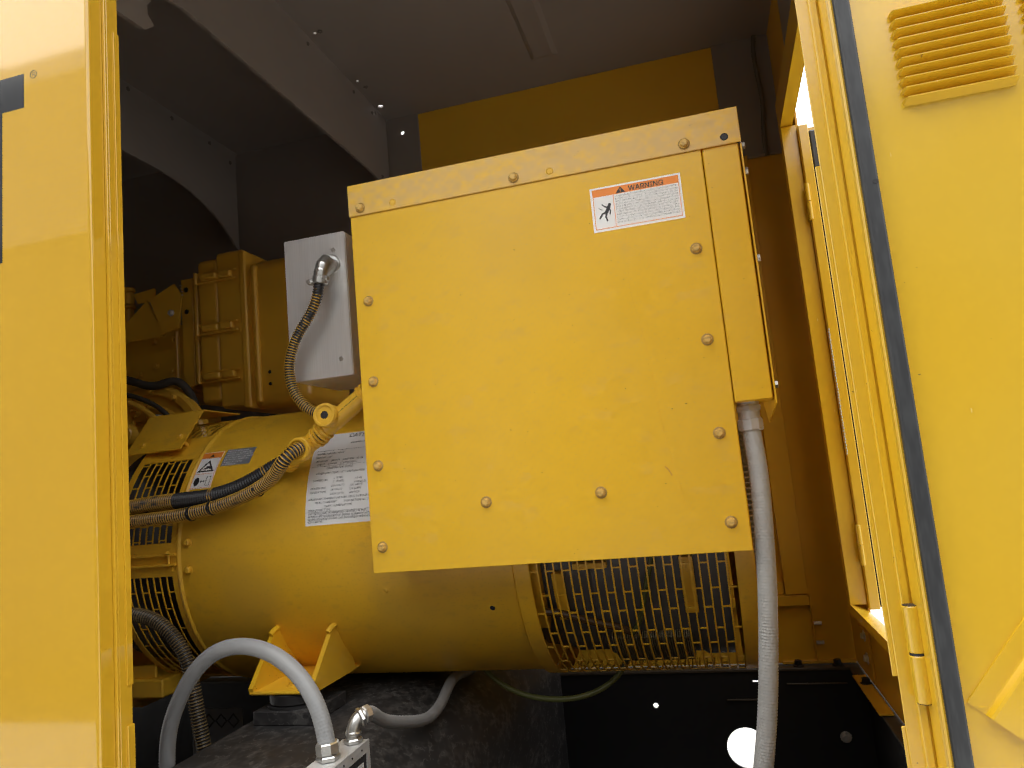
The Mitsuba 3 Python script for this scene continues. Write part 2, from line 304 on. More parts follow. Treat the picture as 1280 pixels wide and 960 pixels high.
put(E_ + '__gusset_plate__foot', B(0.40, 0.442, 1.30, 1.70, 0.862, 0.868), 'yellow_inside')
for z in (1.018, 0.945): put(E_ + '__gusset_plate__bolt', hexbolt((0.442, 1.610, z), (-1, 0, 0), 0.020, 0.012, 0.019, 0.003), 'zinc_dull', False)
put(E_ + '__gusset_plate__bolt', hexbolt((0.425, 1.600, 0.868), (0, 0, 1), 0.024, 0.018, 0.018, 0.003), 'black_paint', False)
put(E_ + '__hanging_seal', tube([(0.40, 1.86, 3.35), (0.392, 1.86, 3.20), (0.398, 1.865, 3.05), (0.386, 1.87, 2.90), (0.39, 1.87, 2.84)], 0.009, 8), 'roof_bolt')
put(E_ + '__end_flange', B(0.30, 0.45, 1.888, 1.898, 2.846, 2.86), 'roof_paint')
# front: corner post right, lock post left, header, closed front left
put(E_ + '__corner_post', cat([B(0.2195, 0.4495, 0.030, 0.034, 0.86, 3.2, 0.001)]), 'yellow_door', False)
put(E_ + '__corner_post__strike_lip', B(0.2135, 0.2250, 0.0345, 0.0375, 1.330, 2.0725, 0.001), 'yellow_door')
put(E_ + '__corner_post__strike_lip', B(0.2150, 0.2250, 0.0345, 0.0375, 0.90, 1.264, 0.001), 'yellow_door')
put(E_ + '__lock_post', cat([B(-1.14, -1.0825, 0.0365, 0.042, 0.86, 3.2, 0.001), B(-1.0865, -1.0825, 0.0425, 0.072, 0.86, 3.2, 0.001)]), 'yellow_gloss_shaded', False)
put(E_ + '__lock_post__strike_lip', B(-1.0825, -1.0795, 0.058, 0.072, 1.332, 2.642, 0.0005), 'yellow_gloss_shaded')
put(E_ + '__lock_post__strike_lip', B(-1.0825, -1.0785, 0.056, 0.072, 0.9, 1.262, 0.0005), 'yellow_gloss_shaded')
put(E_ + '__header', B(-1.14, 0.4495, 0.052, 0.058, 2.97, 3.369), 'yellow_inside', False)
put(E_ + '__front_wall', B(-4.6, -1.1405, 0.038, 0.044, 0.86, 3.369, 0), 'yellow_inside', False)
put(E_ + '__left_end_wall', B(-4.61, -4.601, 0.04, 1.908, 0.86, 3.37, 0), 'roof_paint', False)

D_ = thing('back_door', 'dim brown back door panel of the enclosure behind the terminal box', 'door')
put(D_ + '__panel', B(-1.13, 0.262, 1.9085, 1.915, 1.07, 3.40), 'brown_wall', False)
put(D_ + '__rail', B(-1.095, 0.229, 1.885, 1.9045, 1.114, 1.16), 'yellow_inside', False)

# ------------------------------------------------------------------ closed door on the left, with the letter
D1 = thing('closed_door', 'glossy yellow closed enclosure door with big black letter T and mirrored stripes', 'door')
def rounded_slab(x0, x1, y0, y1, z0, z1, r):
    poly = sbox(x0, y0, x1, y1).intersection(rrect(x0 - 1, y0, x1, y1 + 1, r))
    return XY(poly, z0, z1)
put(D1 + '__panel', rounded_slab(-2.35, -1.0885, 0.0, 0.035, 0.88, 3.30, 0.007), 'yellow_gloss_shaded', 40)
tee = sbox(-1.472, 2.4835, -1.2485, 2.557).union(sbox(-1.415, 2.165, -1.3045, 2.50))
put(D1 + '__letter', XZ(tee, -0.0006, -0.0001), 'letter_black', False)
ring = Point(-1.224, 2.550).buffer(0.0085, 16).difference(Point(-1.224, 2.550).buffer(0.0073, 16))
put(D1 + '__registered_mark', cat([XZ(ring, -0.0006, -0.0001), flat_front(lettering('R', 0.009), -1.2272, -0.0001, 2.5455)]), 'black_print', False)

# ------------------------------------------------------------------ open door on the right, folded flat back
D2 = thing('open_door', 'yellow door folded back on the right with louvers, black seal and slanted brace', 'door')
put(D2 + '__panel', B(0.2485, 1.52, -0.0300, -0.0285, 0.88, 3.30, 0), 'yellow_door', False)
edge = Polygon([(0.2500, 0.022), (0.2500, -0.026)] + [(0.2500 + 0.006 - 0.006 * math.cos(t), -0.026 - 0.006 * math.sin(t)) for t in np.linspace(0, math.pi / 2, 7)] +
               [(0.258, -0.032), (0.258, -0.0302), (0.252, -0.0302), (0.252, 0.022)])
put(D2 + '__edge_return', XY(edge, 0.88, 3.30), 'yellow_door', 40)
put(D2 + '__edge_flange', B(0.2525, 0.2790, -0.0335, -0.0303, 0.885, 3.29, 0.001), 'yellow_door')
seal = rrect(0.2545, -0.0465, 0.2765, -0.0335, 0.005)
put(D2 + '__seal', XY(seal, 0.90, 3.25), 'rubber', 40)
put(D2 + '__seal__tear', hull([(0.2715 + 0.004 * math.cos(t), y, 2.006 + 0.0035 * math.sin(t)) for t in np.linspace(0, 6.28, 9) for y in (-0.0472, -0.046)]), 'rubber_dark')
def louver_mesh(x0, x1, zt, h=0.0070, d=0.0165):
    y, e = -0.0301, 0.005
    pts = [(x, y, zt - h) for x in (x0 + 0.002, x1 - 0.002)] + [(x, y, z) for x in (x0, x1) for z in (zt - 0.002, zt)]
    pts += [(x0 + e * (1 - math.cos(t)) if s_ < 0 else x1 - e * (1 - math.cos(t)), y - d * math.sin(t), zt - dz) for s_ in (-1, 1) for t in np.linspace(0.25, math.pi / 2, 6) for dz in (0.0, 0.0012)]
    return hull(pts)
for k in range(10):
    put(D2 + '__louver', louver_mesh(0.325, 0.4665, 2.1175 + 0.01440 * k), 'yellow_door', 25)
for k in range(6):
    put(D2 + '__louver', louver_mesh(0.4855, 0.627, 2.1175 + 0.01440 * (k + 4)), 'yellow_door', 25)
# slanted brace: hat profile swept along (0.081, 0.102)
ba = np.array([0.622, 0, 0.783]); bb = np.array([0.783, 0, -0.622])        # along, across (right-down)
prof = [(0, 0.0), (0, 0.0022), (0.0215, 0.0022), (0.0235, 0.0030), (0.0270, 0.0105), (0.0300, 0.0125), (0.095, 0.0125), (0.098, 0.0105), (0.1015, 0.0030), (0.1035, 0.0022), (0.125, 0.0022), (0.125, 0.0)]
brace = prism(Polygon(prof), 0.75, M4((0.2825, -0.0303, 1.3155), bb, (0, -1, 0), ba))
put(D2 + '__brace', brace, 'yellow_door', 20)
put(D2 + '__weld_mark', hull([(0.3005 + 0.006 * math.cos(t), y, 1.309 + 0.002 * math.sin(t)) for t in np.linspace(0, 6.28, 9) for y in (-0.0333, -0.0322)]), 'yellow_door')
hl = Polygon([(0.2365, 0.0295), (0.2365, 0.027)] + [(0.2365 + 0.0026 * (1 - math.cos(t)), 0.027 - 0.0026 * math.sin(t)) for t in np.linspace(0.2, math.pi / 2, 5)] + [(0.2470, 0.0244), (0.2478, 0.0295)])
put(D2 + '__hinge_leaf', XY(hl, 0.90, 3.20), 'yellow_door', 40)
def knuckle(z0, z1): return cylinder((0.2440, 0.0115, z0), (0.2440, 0.0115, z1), 0.0112, n=28, bev=0.0015)
for z0, z1 in ((1.3020, 1.3640), (1.3672, 1.4290), (2.75, 2.81), (2.813, 2.875)): put(D2 + '__hinge_knuckle', knuckle(z0, z1), 'yellow_door')
put(D2 + '__hinge_pin', cylinder((0.2440, 0.0115, 1.3015), (0.2440, 0.0115, 1.4295), 0.0100, n=16), 'rubber_dark')

# ------------------------------------------------------------------ end door, standing open outside the end wall
D3 = thing('end_door', 'narrow edge of the opened end door seen through the side opening beyond the jamb', 'door')
put(D3 + '__panel', cat([B(0.4640, 1.04, 1.560, 1.567, 1.1184, 2.788, 0.001), B(0.4560, 0.4894, 1.522, 1.5495, 1.1184, 2.788, 0.003)]), 'yellow_door')
put(D3 + '__seal', B(0.4894, 0.5164, 1.527, 1.5595, 1.1238, 2.766, 0.006), 'rubber')
for z0 in (2.438, 1.262):
    for k in (0, 1): put(D3 + '__hinge_knuckle', cylinder((0.4555, 1.514, z0 + 0.066 * k), (0.4555, 1.514, z0 + 0.066 * k + 0.0642), 0.0085, n=20, bev=0.0013), 'yellow_door')
put(D3 + '__chain', cat([cylinder((0.4570 + 0.0016 * (k % 2), 1.5215, 1.623 + k * 0.0094), (0.4570 + 0.0016 * (k % 2), 1.5215, 1.6293 + k * 0.0094), 0.0030, n=6) for k in range(46)]), 'zinc_dull')

# ------------------------------------------------------------------ skid base under the machine
S_ = thing('skid_base', 'black steel skid base frame below the yellow generator', 'base frame')
far = sbox(-4.6, 0.20, 0.47, 0.855).difference(Point(0.023, 0.573).buffer(0.073, 24)).difference(Point(-0.297, 0.728).buffer(0.010)).difference(sbox(0.072, 0.808, 0.093, 0.814))
put(S_ + '__far_rail', XZ(far, 1.845, 1.853), 'black_paint', False)
put(S_ + '__far_rail__top_flange', B(-4.6, 0.47, 1.835, 1.93, 0.846, 0.858, 0.003), 'rail_paint')
put(S_ + '__end_rail', B(0.462, 0.470, 0.02, 1.93, 0.20, 0.852, 0), 'black_paint', False)
put(S_ + '__end_rail__top_flange', B(0.412, 0.47, 0.02, 1.834, 0.846, 0.858, 0.003), 'rail_paint')
put(S_ + '__near_rail', B(-4.6, 0.47, 0.010, 0.020, 0.20, 0.858, 0), 'black_paint', False)
put(E_ + '__front_sill', B(-4.6, 0.2155, 0.0375, 0.042, 0.8585, 1.105, 0), 'yellow_inside', False)
put(S_ + '__floor', B(-4.6, 0.47, 0.02, 1.86, 0.30, 0.31, 0), 'black_paint', False)
put(S_ + '__ledge', cat([B(-0.03, 0.105, 1.835, 1.845, 0.744, 0.749, 0.001), B(0.135, 0.15, 1.835, 1.845, 0.744, 0.749, 0.001)]), 'rail_paint')
put(S_ + '__far_rail__lip', B(0.19, 0.40, 1.828, 1.835, 0.80, 0.806, 0.002), 'rail_paint')
for x, z in ((0.37, 0.612), (-1.043, 0.544), (-1.199, 0.546), (-0.98, 0.70)): put(S_ + '__bolt', hexbolt((x, 1.845, z), (0, -1, 0), 0.026, 0.018, 0.020, 0.003), 'zinc_dull', False)
# cross beam carrying the mount: flat top, right shoulder rounded away
prof = [(-1.172, 0.32), (-1.172, 1.098), (-1.158, 1.111), (-0.930, 1.1115)] + [(-0.93 + 0.27 * math.sin(t), 0.88 + 0.2315 * math.cos(t)) for t in np.linspace(0.08, math.pi / 2, 14)] + [(-0.66, 0.32)]
put(S_ + '__cross_beam', XZ(Polygon(prof), 0.045, 1.84), 'black_steel', 25)
put(S_ + '__mount_block', B(-1.130, -0.966, 0.500, 0.665, 1.1116, 1.1440, 0.002), 'black_steel')
put(S_ + '__mount_block__rubber_mount', cat([cylinder((-1.052, 0.575, 1.1441), (-1.052, 0.575, 1.150), 0.072, n=40), cylinder((-1.052, 0.575, 1.150), (-1.052, 0.575, 1.1795), 0.066, n=40, bev=0.004)]), 'rubber_dark')
put(S_ + '__brace_plate', hull([(x, y, z) for x in (-0.70, -0.695) for y, z in ((0.3, 0.9), (1.5, 0.6), (0.3, 0.4), (1.5, 0.4))]), 'black_paint', False)
put(S_ + '__data_plate', B(-1.871, -1.664, 1.198, 1.200, 0.700, 0.936, 0), 'grey_label', False)
put(S_ + '__data_plate__hazard_sign', cat([XZ(affinity.rotate(sbox(-1.80 + k * 0.05 - 0.018, 0.895 - 0.018, -1.80 + k * 0.05 + 0.018, 0.895 + 0.018), 45).difference(affinity.rotate(sbox(-1.80 + k * 0.05 - 0.013, 0.895 - 0.013, -1.80 + k * 0.05 + 0.013, 0.895 + 0.013), 45)), 1.1972, 1.1979) for k in range(3)]), 'black_print', False)

# ------------------------------------------------------------------ the generator
G = thing('generator', 'yellow round generator with vented ends, data plate and warning stickers', 'generator')
put(G + '__drum', lathe_x([(-1.388, 0.30), (-1.388, 0.3990), (-1.386, 0.4000), (-0.470, 0.4000), (-0.468, 0.398), (-0.466, 0.30), (-0.466, 0.02)]), 'yellow_machine', 35)
put(G + '__drum__ridge', lathe_x([(-1.392, 0.396), (-1.392, 0.4035), (-1.387, 0.4045), (-1.382, 0.4010), (-1.380, 0.3995)]), 'yellow_machine', 35)
def arcs(spans): return cat([arcbox(*s) for s in spans])
r0, r1 = 0.3965, 0.3998
put(G + '__fan_shroud', arcs([(-1.600, -1.393, -6.8, 6.0, r0, r1), (-1.600, -1.393, 42, 57, r0, r1), (-1.600, -1.393, 77, 180, r0, r1), (-1.412, -1.3932, 6.0, 42, r0, r1), (-1.412, -1.3932, 57, 77, r0, r1),
                               (-1.412, -1.3932, -66, -6.8, r0, r1), (-1.600, -1.582, 6.0, 42, r0, r1), (-1.600, -1.582, 57, 77, r0, r1), (-1.600, -1.582, -66, -6.8, r0, r1), (-1.600, -1.393, -180, -66, r0, r1)]), 'yellow_machine', 30)
put(G + '__fan_shroud__split_flange', cat([arcbox(-1.602, -1.3925, 1.1, 1.9, 0.4, 0.412), arcbox(-1.602, -1.3925, -2.6, -1.9, 0.4, 0.412), cylinder((-1.413, 0.566, 1.497), (-1.413, 0.566, 1.526), 0.003, n=10), arcbox(-1.420, -1.406, -4.8, -3.2, 0.4, 0.405)]), 'yellow_machine')
put(G + '__fan_shroud__split_flange__bolt' if False else G + '__shroud_bolt', hexbolt((-1.413, 0.560, 1.532), (0, 0, 1), 0.009, 0.006, 0.007), 'yellow_machine', False)
def screen(x0, x1, nx, a_lo, a_hi, ties, w=0.0034, rr0=0.3950, rr1=0.3975):
    out = []; pitch = (x1 - x0) / nx
    for i in range(1, nx): out.append(arcbox(x0 + i * pitch - w / 2, x0 + i * pitch + w / 2, a_lo, a_hi, rr0, rr1))
    for i in range(nx):
        for a in ties[i % 2]:
            if a_lo < a < a_hi: out.append(arcbox(x0 + i * pitch + w / 2 - 0.0002, x0 + (i + 1) * pitch - w / 2 + 0.0002, a - 0.24, a + 0.24, rr0 + 0.0003, rr1 - 0.0003, 1))
    return cat(out)
tl = ([41.0, 29.7, 18.4, 7.1, -20, -38, -56], [35.4, 24.1, 12.8, -13, -29, -47])
put(G + '__fan_shroud__vent_screen', screen(-1.582, -1.412, 8, 5.9, 42.1, tl), 'yellow_machine')
put(G + '__fan_shroud__vent_screen', screen(-1.582, -1.412, 8, 56.9, 77.1, ([90], [90])), 'yellow_machine')
put(G + '__fan_shroud__vent_screen', screen(-1.582, -1.412, 8, -66.1, -6.7, tl), 'yellow_machine')
put(G + '__flywheel_core', lathe_x([(-1.72, 0.02), (-1.72, 0.34), (-1.62, 0.34), (-1.62, 0.25), (-1.389, 0.24)], 64), 'iron', 35)
put(G + '__deflector', cat([hull([(-1.660, 0.690, 1.817), (-1.450, 0.668, 1.817), (-1.660, 0.791, 1.935), (-1.450, 0.774, 1.935), (-1.660, 0.693, 1.815), (-1.450, 0.671, 1.815), (-1.660, 0.794, 1.933), (-1.450, 0.777, 1.933)]),
                             hull([(-1.660, 0.791, 1.9352), (-1.450, 0.774, 1.9352), (-1.660, 0.97, 1.9352), (-1.450, 0.956, 1.9332), (-1.660, 0.791, 1.9382), (-1.450, 0.774, 1.9382), (-1.660, 0.97, 1.9382), (-1.450, 0.956, 1.9362)])]), 'yellow_machine', False)
for x, y, z in ((-1.610, 0.706, 1.842), (-1.478, 0.704, 1.857)): put(G + '__deflector__bolt', hexbolt((x, y, z), (0, -0.75, 0.66), 0.013, 0.007, 0.011), 'yellow_machine', False)
put(G + '__deflector__standoff', cat([cylinder((-1.478, 0.71, 1.85), (-1.462, 0.75, 1.80), 0.006, n=10), cylinder((-1.61, 0.715, 1.84), (-1.605, 0.75, 1.80), 0.006, n=10)]), 'yellow_machine')
for a in (5.6, -4.7): put(G + '__drum__bolt', hexbolt(cyl_pt(-1.357, a, 0.4), cyl_pt(0, a, 1) - cyl_pt(0, a, 0), 0.015, 0.012, 0.0105), 'yellow_machine', False)
put(G + '__drum__drain_hole', hexbolt(cyl_pt(-0.536, -25.9, 0.3985), cyl_pt(0, -25.9, 1) - cyl_pt(0, -25.9, 0), 0.001, 0.0022, 0.0075, 0.0022), 'rubber_dark', False)
for x, a in ((-0.80, -17), (-1.28, -55), (-1.245, -62)): put(G + '__drum__plug', hexbolt(cyl_pt(x, a, 0.4), cyl_pt(0, a, 1) - cyl_pt(0, a, 0), 0.008, 0.004, 0.006), 'yellow_machine', False)
# bearing end: collar rings and the wrap-round guard
put(G + '__collar', lathe_x([(-0.4655, 0.398), (-0.4655, 0.4085), (-0.4640, 0.4100), (-0.4280, 0.4100), (-0.4268, 0.409), (-0.4268, 0.4055)]), 'yellow_machine', 35)
put(G + '__collar', lathe_x([(0.0365, 0.4055), (0.0365, 0.409), (0.038, 0.4100), (0.0765, 0.4100), (0.0780, 0.4085), (0.0780, 0.36)]), 'yellow_machine', 35)
tr = ([-12.9 + 15.7, -12.9, -28.4, -44.7, -65.9, -80, -100], [-5.2, -21.4, -37.3, -55.0, -74.6, -90])
put(G + '__guard_screen', screen(-0.4268, 0.0365, 24, -96, 30, tr, 0.0036, 0.4060, 0.4090), 'yellow_machine')
put(G + '__end_bell', lathe_x([(0.0780, 0.36), (0.074, 0.35), (0.074, 0.02)], 64), 'yellow_machine', 35)
put(G + '__rotor', lathe_x([(-0.465, 0.06), (-0.38, 0.06), (-0.38, 0.20), (-0.30, 0.22), (-0.30, 0.10), (0.07, 0.10)], 48), 'rubber_dark', 35)
put(G + '__inner_frame', lathe_x([(-0.464, 0.335), (-0.40, 0.345), (-0.385, 0.355), (-0.30, 0.355), (-0.29, 0.365), (-0.06, 0.365), (-0.05, 0.372), (0.02, 0.372), (0.02, 0.02)], 64), 'iron', 35)
put(G + '__exciter_stator', cat([arcbox(-0.270 + k * 0.0052, -0.2672 + k * 0.0052, -92, -46, 0.3655, 0.385) for k in range(36)]), 'lamination', False)
put(G + '__winding', lathe_x([(-0.46, 0.24), (-0.43, 0.30), (-0.37, 0.325), (-0.34, 0.30), (-0.36, 0.24)], 48), 'copper_dark', 35)
for x0, x1, a0, a1, ri, ro in ((-0.385, -0.36, -36, -16, 0.356, 0.374), (-0.44, -0.415, -40, -8, 0.345, 0.375), (-0.085, -0.055, -34, -12, 0.372, 0.382), (-0.33, -0.25, -14.5, -12.5, 0.365, 0.380)):
    put(G + '__bracket', arcbox(x0, x1, a0, a1, ri, ro), 'yellow_machine')
put(G + '__lead', tube([tuple(cyl_pt(x, a, 0.388)) for x, a in ((-0.13, -4), (-0.15, -14), (-0.17, -24), (-0.185, -32), (-0.215, -42))], 0.0065, 10), 'olive_paint')
put(G + '__lead', tube([tuple(cyl_pt(x, a, 0.380)) for x, a in ((-0.415, -31), (-0.36, -33), (-0.30, -37), (-0.25, -40), (-0.22, -43))], 0.009, 10), 'copper_dark')
put(G + '__end_louvers', cat([B(0.0785, 0.106, 0.60, 0.70, 1.345 + k * 0.01215, 1.3485 + k * 0.01215, 0.0005) for k in range(31)] + [B(0.0785, 0.106, 0.695, 0.70, 1.34, 1.725, 0)]), 'zinc_dull', False)
# mounting foot
foot = Polygon([(0.510, 1.181), (0.506, 1.196), (0.607, 1.303), (0.622, 1.312), (0.66, 1.30), (0.72, 1.20), (0.72, 1.181)])
def gusset(x0, x1):
    return YZ(foot, x0, x1)
put(G + '__foot', cat([gusset(-1.143, -1.131), gusset(-0.978, -0.966), B(-1.1425, -0.9665, 0.507, 0.76, 1.1797, 1.1880, 0.003)]), 'yellow_dusty', False)
put(G + '__foot__bolt', hexbolt((-1.052, 0.56, 1.188), (0, 0, 1), 0.020, 0.012, 0.017, 0.003), 'yellow_machine', False)
for x in (-1.137, -0.972): put(G + '__foot__weld', tube([(x, 0.600, 1.303), (x + 0.004, 0.625, 1.315), (x, 0.655, 1.303)], 0.0075, 8), 'yellow_dusty')

# stickers on the drum: drawn flat as (x, arc length, proud) and bent round it
def on_drum(key, poly, h, mat):
    m = trimesh.creation.extrude_polygon(poly, 0.0003, engine='earcut')
    m = m.subdivide_to_size(0.02) if poly.area > 4e-4 else m
    m.apply_translation((0, 0, h)); put(key, bend(m, RD), mat, False)
def text_on_drum(key, rows, h0, mat):
    out = []
    for x, s, h, t, bold in rows:
        m = lettering(t, h, True); m.apply_translation((x, s, h0)); out.append(bend(m, RD))
    put(key, cat(out), mat, False)
arc = lambda deg: math.radians(deg) * RD
pl = G + '__data_plate'
s0, s1 = arc(8.0), arc(47.3)
on_drum(pl, Polygon([(-1.006, s0), (-0.795, s0 + 0.001), (-0.806, s1), (-1.021, s1 - 0.001)]), 0.0003, 'dull_label')
labels[pl] = {'label': 'large white generator data plate with black lines of text'}
W = s1 - s0
rows = [(-0.926, s1 - 0.020, 0.0135, 'CATERPILLAR', True), (-0.912, s1 - 0.044, 0.0052, 'GENERATOR SET', True),
        (-1.004, s1 - 0.076, 0.0050, 'GENERATOR ARR   4P60', False), (-1.004, s1 - 0.088, 0.0050, 'PART NO  6PK', False),
        (-1.000, s1 - 0.100, 0.0050, 'RATED KW    500 KW    1800 RPM   60 HZ', False), (-0.994, s1 - 0.110, 0.0050, 'PHASE    3 PHASE    CONTINUOUS', False),
        (-0.965, s1 - 0.124, 0.0062, 'GENERATOR DATA', False), (-0.992, s1 - 0.138, 0.0052, 'GENERATOR CONN DATA DESIGNATION', False),
        (-0.998, s1 - 0.158, 0.0052, 'CONNECTED', False), (-0.938, s1 - 0.154, 0.0052, '4  WIRE', False), (-0.938, s1 - 0.164, 0.0052, '3  PHASE', False), (-0.876, s1 - 0.160, 0.0052, '60 HZ', False), (-0.876, s1 - 0.170, 0.0052, 'PARALLEL', False),
        (-1.000, s1 - 0.180, 0.0052, 'GENERATOR', False), (-0.942, s1 - 0.176, 0.0052, '480 VOLTS', False), (-0.888, s1 - 0.178, 0.0052, '601 AMPS', False),
        (-1.000, s1 - 0.191, 0.0052, 'EXCITATION', False), (-0.942, s1 - 0.187, 0.0052, '35 VOLTS', False), (-0.888, s1 - 0.188, 0.0052, '1.8 AMPS', False),
        (-0.942, s1 - 0.198, 0.0052, '480 VOLTS', False), (-0.888, s1 - 0.198, 0.0052, '600 KVA', False),
        (-1.002, s1 - 0.209, 0.0052, 'MAXIMUM TEMPERATURE RISE 105 C BY RESISTANCE', False), (-0.982, s1 - 0.219, 0.0052, 'IN 40 C AMBIENT', False), (-0.90, s1 - 0.219, 0.0052, '1000 METERS ALTITUDE', False),
        (-0.955, s1 - 0.229, 0.0052, 'CLASS H INSULATION', False), (-1.000, s1 - 0.238, 0.0052, 'ENCLOSURE TYPE', False),
        (-1.000, s1 - 0.2465, 0.0050, 'USE GEN SERIAL NUMBER AND GENERATOR PART', True), (-1.000, s1 - 0.2540, 0.0050, 'NUMBER FROM GENERATOR SERIAL NUMBER PLATE', True), (-1.000, s1 - 0.2615, 0.0050, 'WHEN ORDERING PARTS AND IN CORRESPONDENCE', True),
        (-1.000, s1 - 0.2670, 0.0038, 'SEE E.I. MANUAL', True)]
text_on_drum(pl + '__lettering', rows, 0.0007, 'black_print')
for i, s in enumerate((s1 - 0.064, s1 - 0.1145, s1 - 0.2405)):
    on_drum(pl + '__rule', sbox(-1.008, s, -0.80, s + 0.0008), 0.0007, 'black_print')
wl = G + '__hazard_sticker'
a0, a1 = arc(26.6), arc(44.4)
on_drum(wl, sbox(-1.3830, a0, -1.3145, a1), 0.0003, 'white_label')
labels[wl] = {'label': 'white and orange hazard sticker beside the vent screen'}
on_drum(wl + '__header', sbox(-1.3800, a1 - 0.0230, -1.3175, a1 - 0.003), 0.0007, 'orange_print')
fr = sbox(-1.3812, a0 + 0.002, -1.3163, a1 - 0.002).difference(sbox(-1.3800, a0 + 0.003, -1.3175, a1 - 0.0035)).union(sbox(-1.380, a0 + 0.046, -1.3175, a0 + 0.0472))
on_drum(wl + '__frame', fr, 0.0007, 'orange_print')
tri = Polygon([(-1.376, a0 + 0.053), (-1.3225, a0 + 0.053), (-1.349, a0 + 0.093)])
on_drum(wl + '__triangle', tri.difference(tri.buffer(-0.0042)).union(Polygon([(-1.364, a0 + 0.060), (-1.342, a0 + 0.064), (-1.334, a0 + 0.060), (-1.338, a0 + 0.070), (-1.349, a0 + 0.073), (-1.352, a0 + 0.068)])), 0.0007, 'black_print')
on_drum(wl + '__pictogram', Point(0, 0).buffer(1).__class__(affinity.translate(affinity.scale(Point(0, 0).buffer(1), 0.0085, 0.013), -1.366, a0 + 0.022)), 0.0007, 'black_print')
on_drum(wl + '__pictogram', sbox(-1.336, a0 + 0.008, -1.3225, a0 + 0.037).difference(sbox(-1.3345, a0 + 0.0095, -1.324, a0 + 0.0355)), 0.0007, 'black_print')
on_drum(wl + '__pictogram', Polygon([(-1.355, a0 + 0.022), (-1.351, a0 + 0.026), (-1.351, a0 + 0.0228), (-1.344, a0 + 0.0228), (-1.344, a0 + 0.026), (-1.340, a0 + 0.022), (-1.344, a0 + 0.018), (-1.344, a0 + 0.0212), (-1.351, a0 + 0.0212), (-1.351, a0 + 0.018)]), 0.0007, 'black_print')
put(wl + '__symbol', bend(trimesh.creation.extrude_polygon(Polygon([(-1.355, a1 - 0.019), (-1.342, a1 - 0.019), (-1.3485, a1 - 0.008)]), 0.0003, engine='earcut').apply_translation((0, 0, 0.0011)), RD), 'black_print', False)
gl = G + '__grey_sticker'
g0, g1 = arc(36.2), arc(45.0)
on_drum(gl, sbox(-1.3065, g0, -1.2135, g1), 0.0003, 'grey_label')
text_on_drum(gl + '__lettering', [(-1.302, g1 - 0.0095 - k * 0.0083, 0.0042, t, False) for k, t in enumerate(('CAUTION SERVICE ONLY', 'DISCONNECT BATTERY AND', 'LOCK OUT CONTROLS BEFORE', 'REMOVING GUARDS OR COVERS', 'KEEP HANDS CLEAR OF FAN', 'REPLACE ALL GUARDS', 'AFTER SERVICE'))], 0.0007, 'dull_label')
labels[gl] = {'label': 'small dark grey sticker with light print'}

# ------------------------------------------------------------------ terminal box on the generator
X_ = thing('terminal_box', 'large flat yellow terminal box with bolted cover and warning label', 'electrical box')
put(X_ + '__body', cat([B(-0.752, 0.072, 0.4565, 0.560, 1.478, 2.386), B(-0.752, 0.1495, 0.5605, 0.98, 1.925, 2.386)]), 'yellow_dusty', False)
put(X_ + '__cover', B(-0.7630, 0.0710, 0.4520, 0.4560, 1.4600, 2.3125, 0.0012), 'yellow_dusty')
put(X_ + '__top_cap', cat([B(-0.7650, 0.1555, 0.4475, 0.4515, 2.3115, 2.3910, 0.0012), B(-0.7650, 0.1555, 0.4520, 0.99, 2.3875, 2.3912, 0.0012)]), 'yellow_cap')
put(X_ + '__side_cover', hull([(x, y, z) for x in (0.0735, 0.1488) for y in (0.456, 0.559) for z in (1.7605, 2.3110)] + [(x, 0.4530, z) for x in (0.0755, 0.1468) for z in (1.7625, 2.3110)]), 'yellow_dusty', False)
put(X_ + '__side_plate', hull([(x, y, z) for x in (0.1525, 0.1555) for y, z in ((0.4525, 1.750), (0.4525, 2.3105), (0.98, 2.3105), (0.98, 1.92), (0.66, 1.72))]), 'yellow_dusty', False)
for z in (2.312, 2.255, 2.060, 1.790): put(X_ + '__side_plate__bolt', hexbolt((0.1555, 0.475, z), (1, 0, 0), 0.014, 0.009, 0.010), 'zinc', False)
def box_bolt(x, y, z):
    u, v, d = frame((0, -1, 0)); p = np.array([x, y, z])
    b = put(X_ + '__bolt', cat([lathe([(0.0012, 0.0), (0.0012, 0.0098), (0.0028, 0.0090), (0.0028, 0.0)], p, d, u, v, 24), lathe([(0.0028, 0.0088), (0.0088, 0.0088), (0.0105, 0.0068), (0.0105, 0)], p, d, u, v, 6, random.uniform(0, 1.0))]), 'bolt_yellow', False)
    put(b + '__washer', lathe([(-0.0005, 0), (-0.0005, 0.0130), (0.0006, 0.0128), (0.0014, 0.0112), (0.0010, 0.0099), (0.0010, 0)], p, d, u, v, 28), 'bolt_grime', 40)
for x in (-0.733, -0.346, 0.038): box_bolt(x, 0.4475, 2.3295)
for x, z in ((-0.730, 2.097), (-0.731, 1.902), (-0.733, 1.704), (-0.736, 1.518), (-0.479, 1.600), (-0.222, 1.600), (0.036, 1.519), (0.035, 1.701), (0.035, 1.898), (0.036, 2.096)):
    box_bolt(x, 0.4520, z)
for x, mat in ((-0.648, 'yellow_cap'), (-0.2615, 'yellow_cap'), (0.122, 'rubber_dark')):
    ringm = lathe([(0.0, 0.0066), (0.0008, 0.0074), (0.0002, 0.0084)], np.array([x, 0.4475, 2.328]), np.array([0, -1.0, 0]), np.array([1.0, 0, 0]), np.array([0, 0, 1.0]), 20)
    put(X_ + '__cap_hole', cat([ringm, lathe([(0.0003, 0.0066), (0.0003, 0.0)], np.array([x, 0.4475, 2.328]), np.array([0, -1.0, 0]), np.array([1.0, 0, 0]), np.array([0, 0, 1.0]), 20)]), 'rubber_dark' if mat == 'rubber_dark' else 'brown_wall', False)
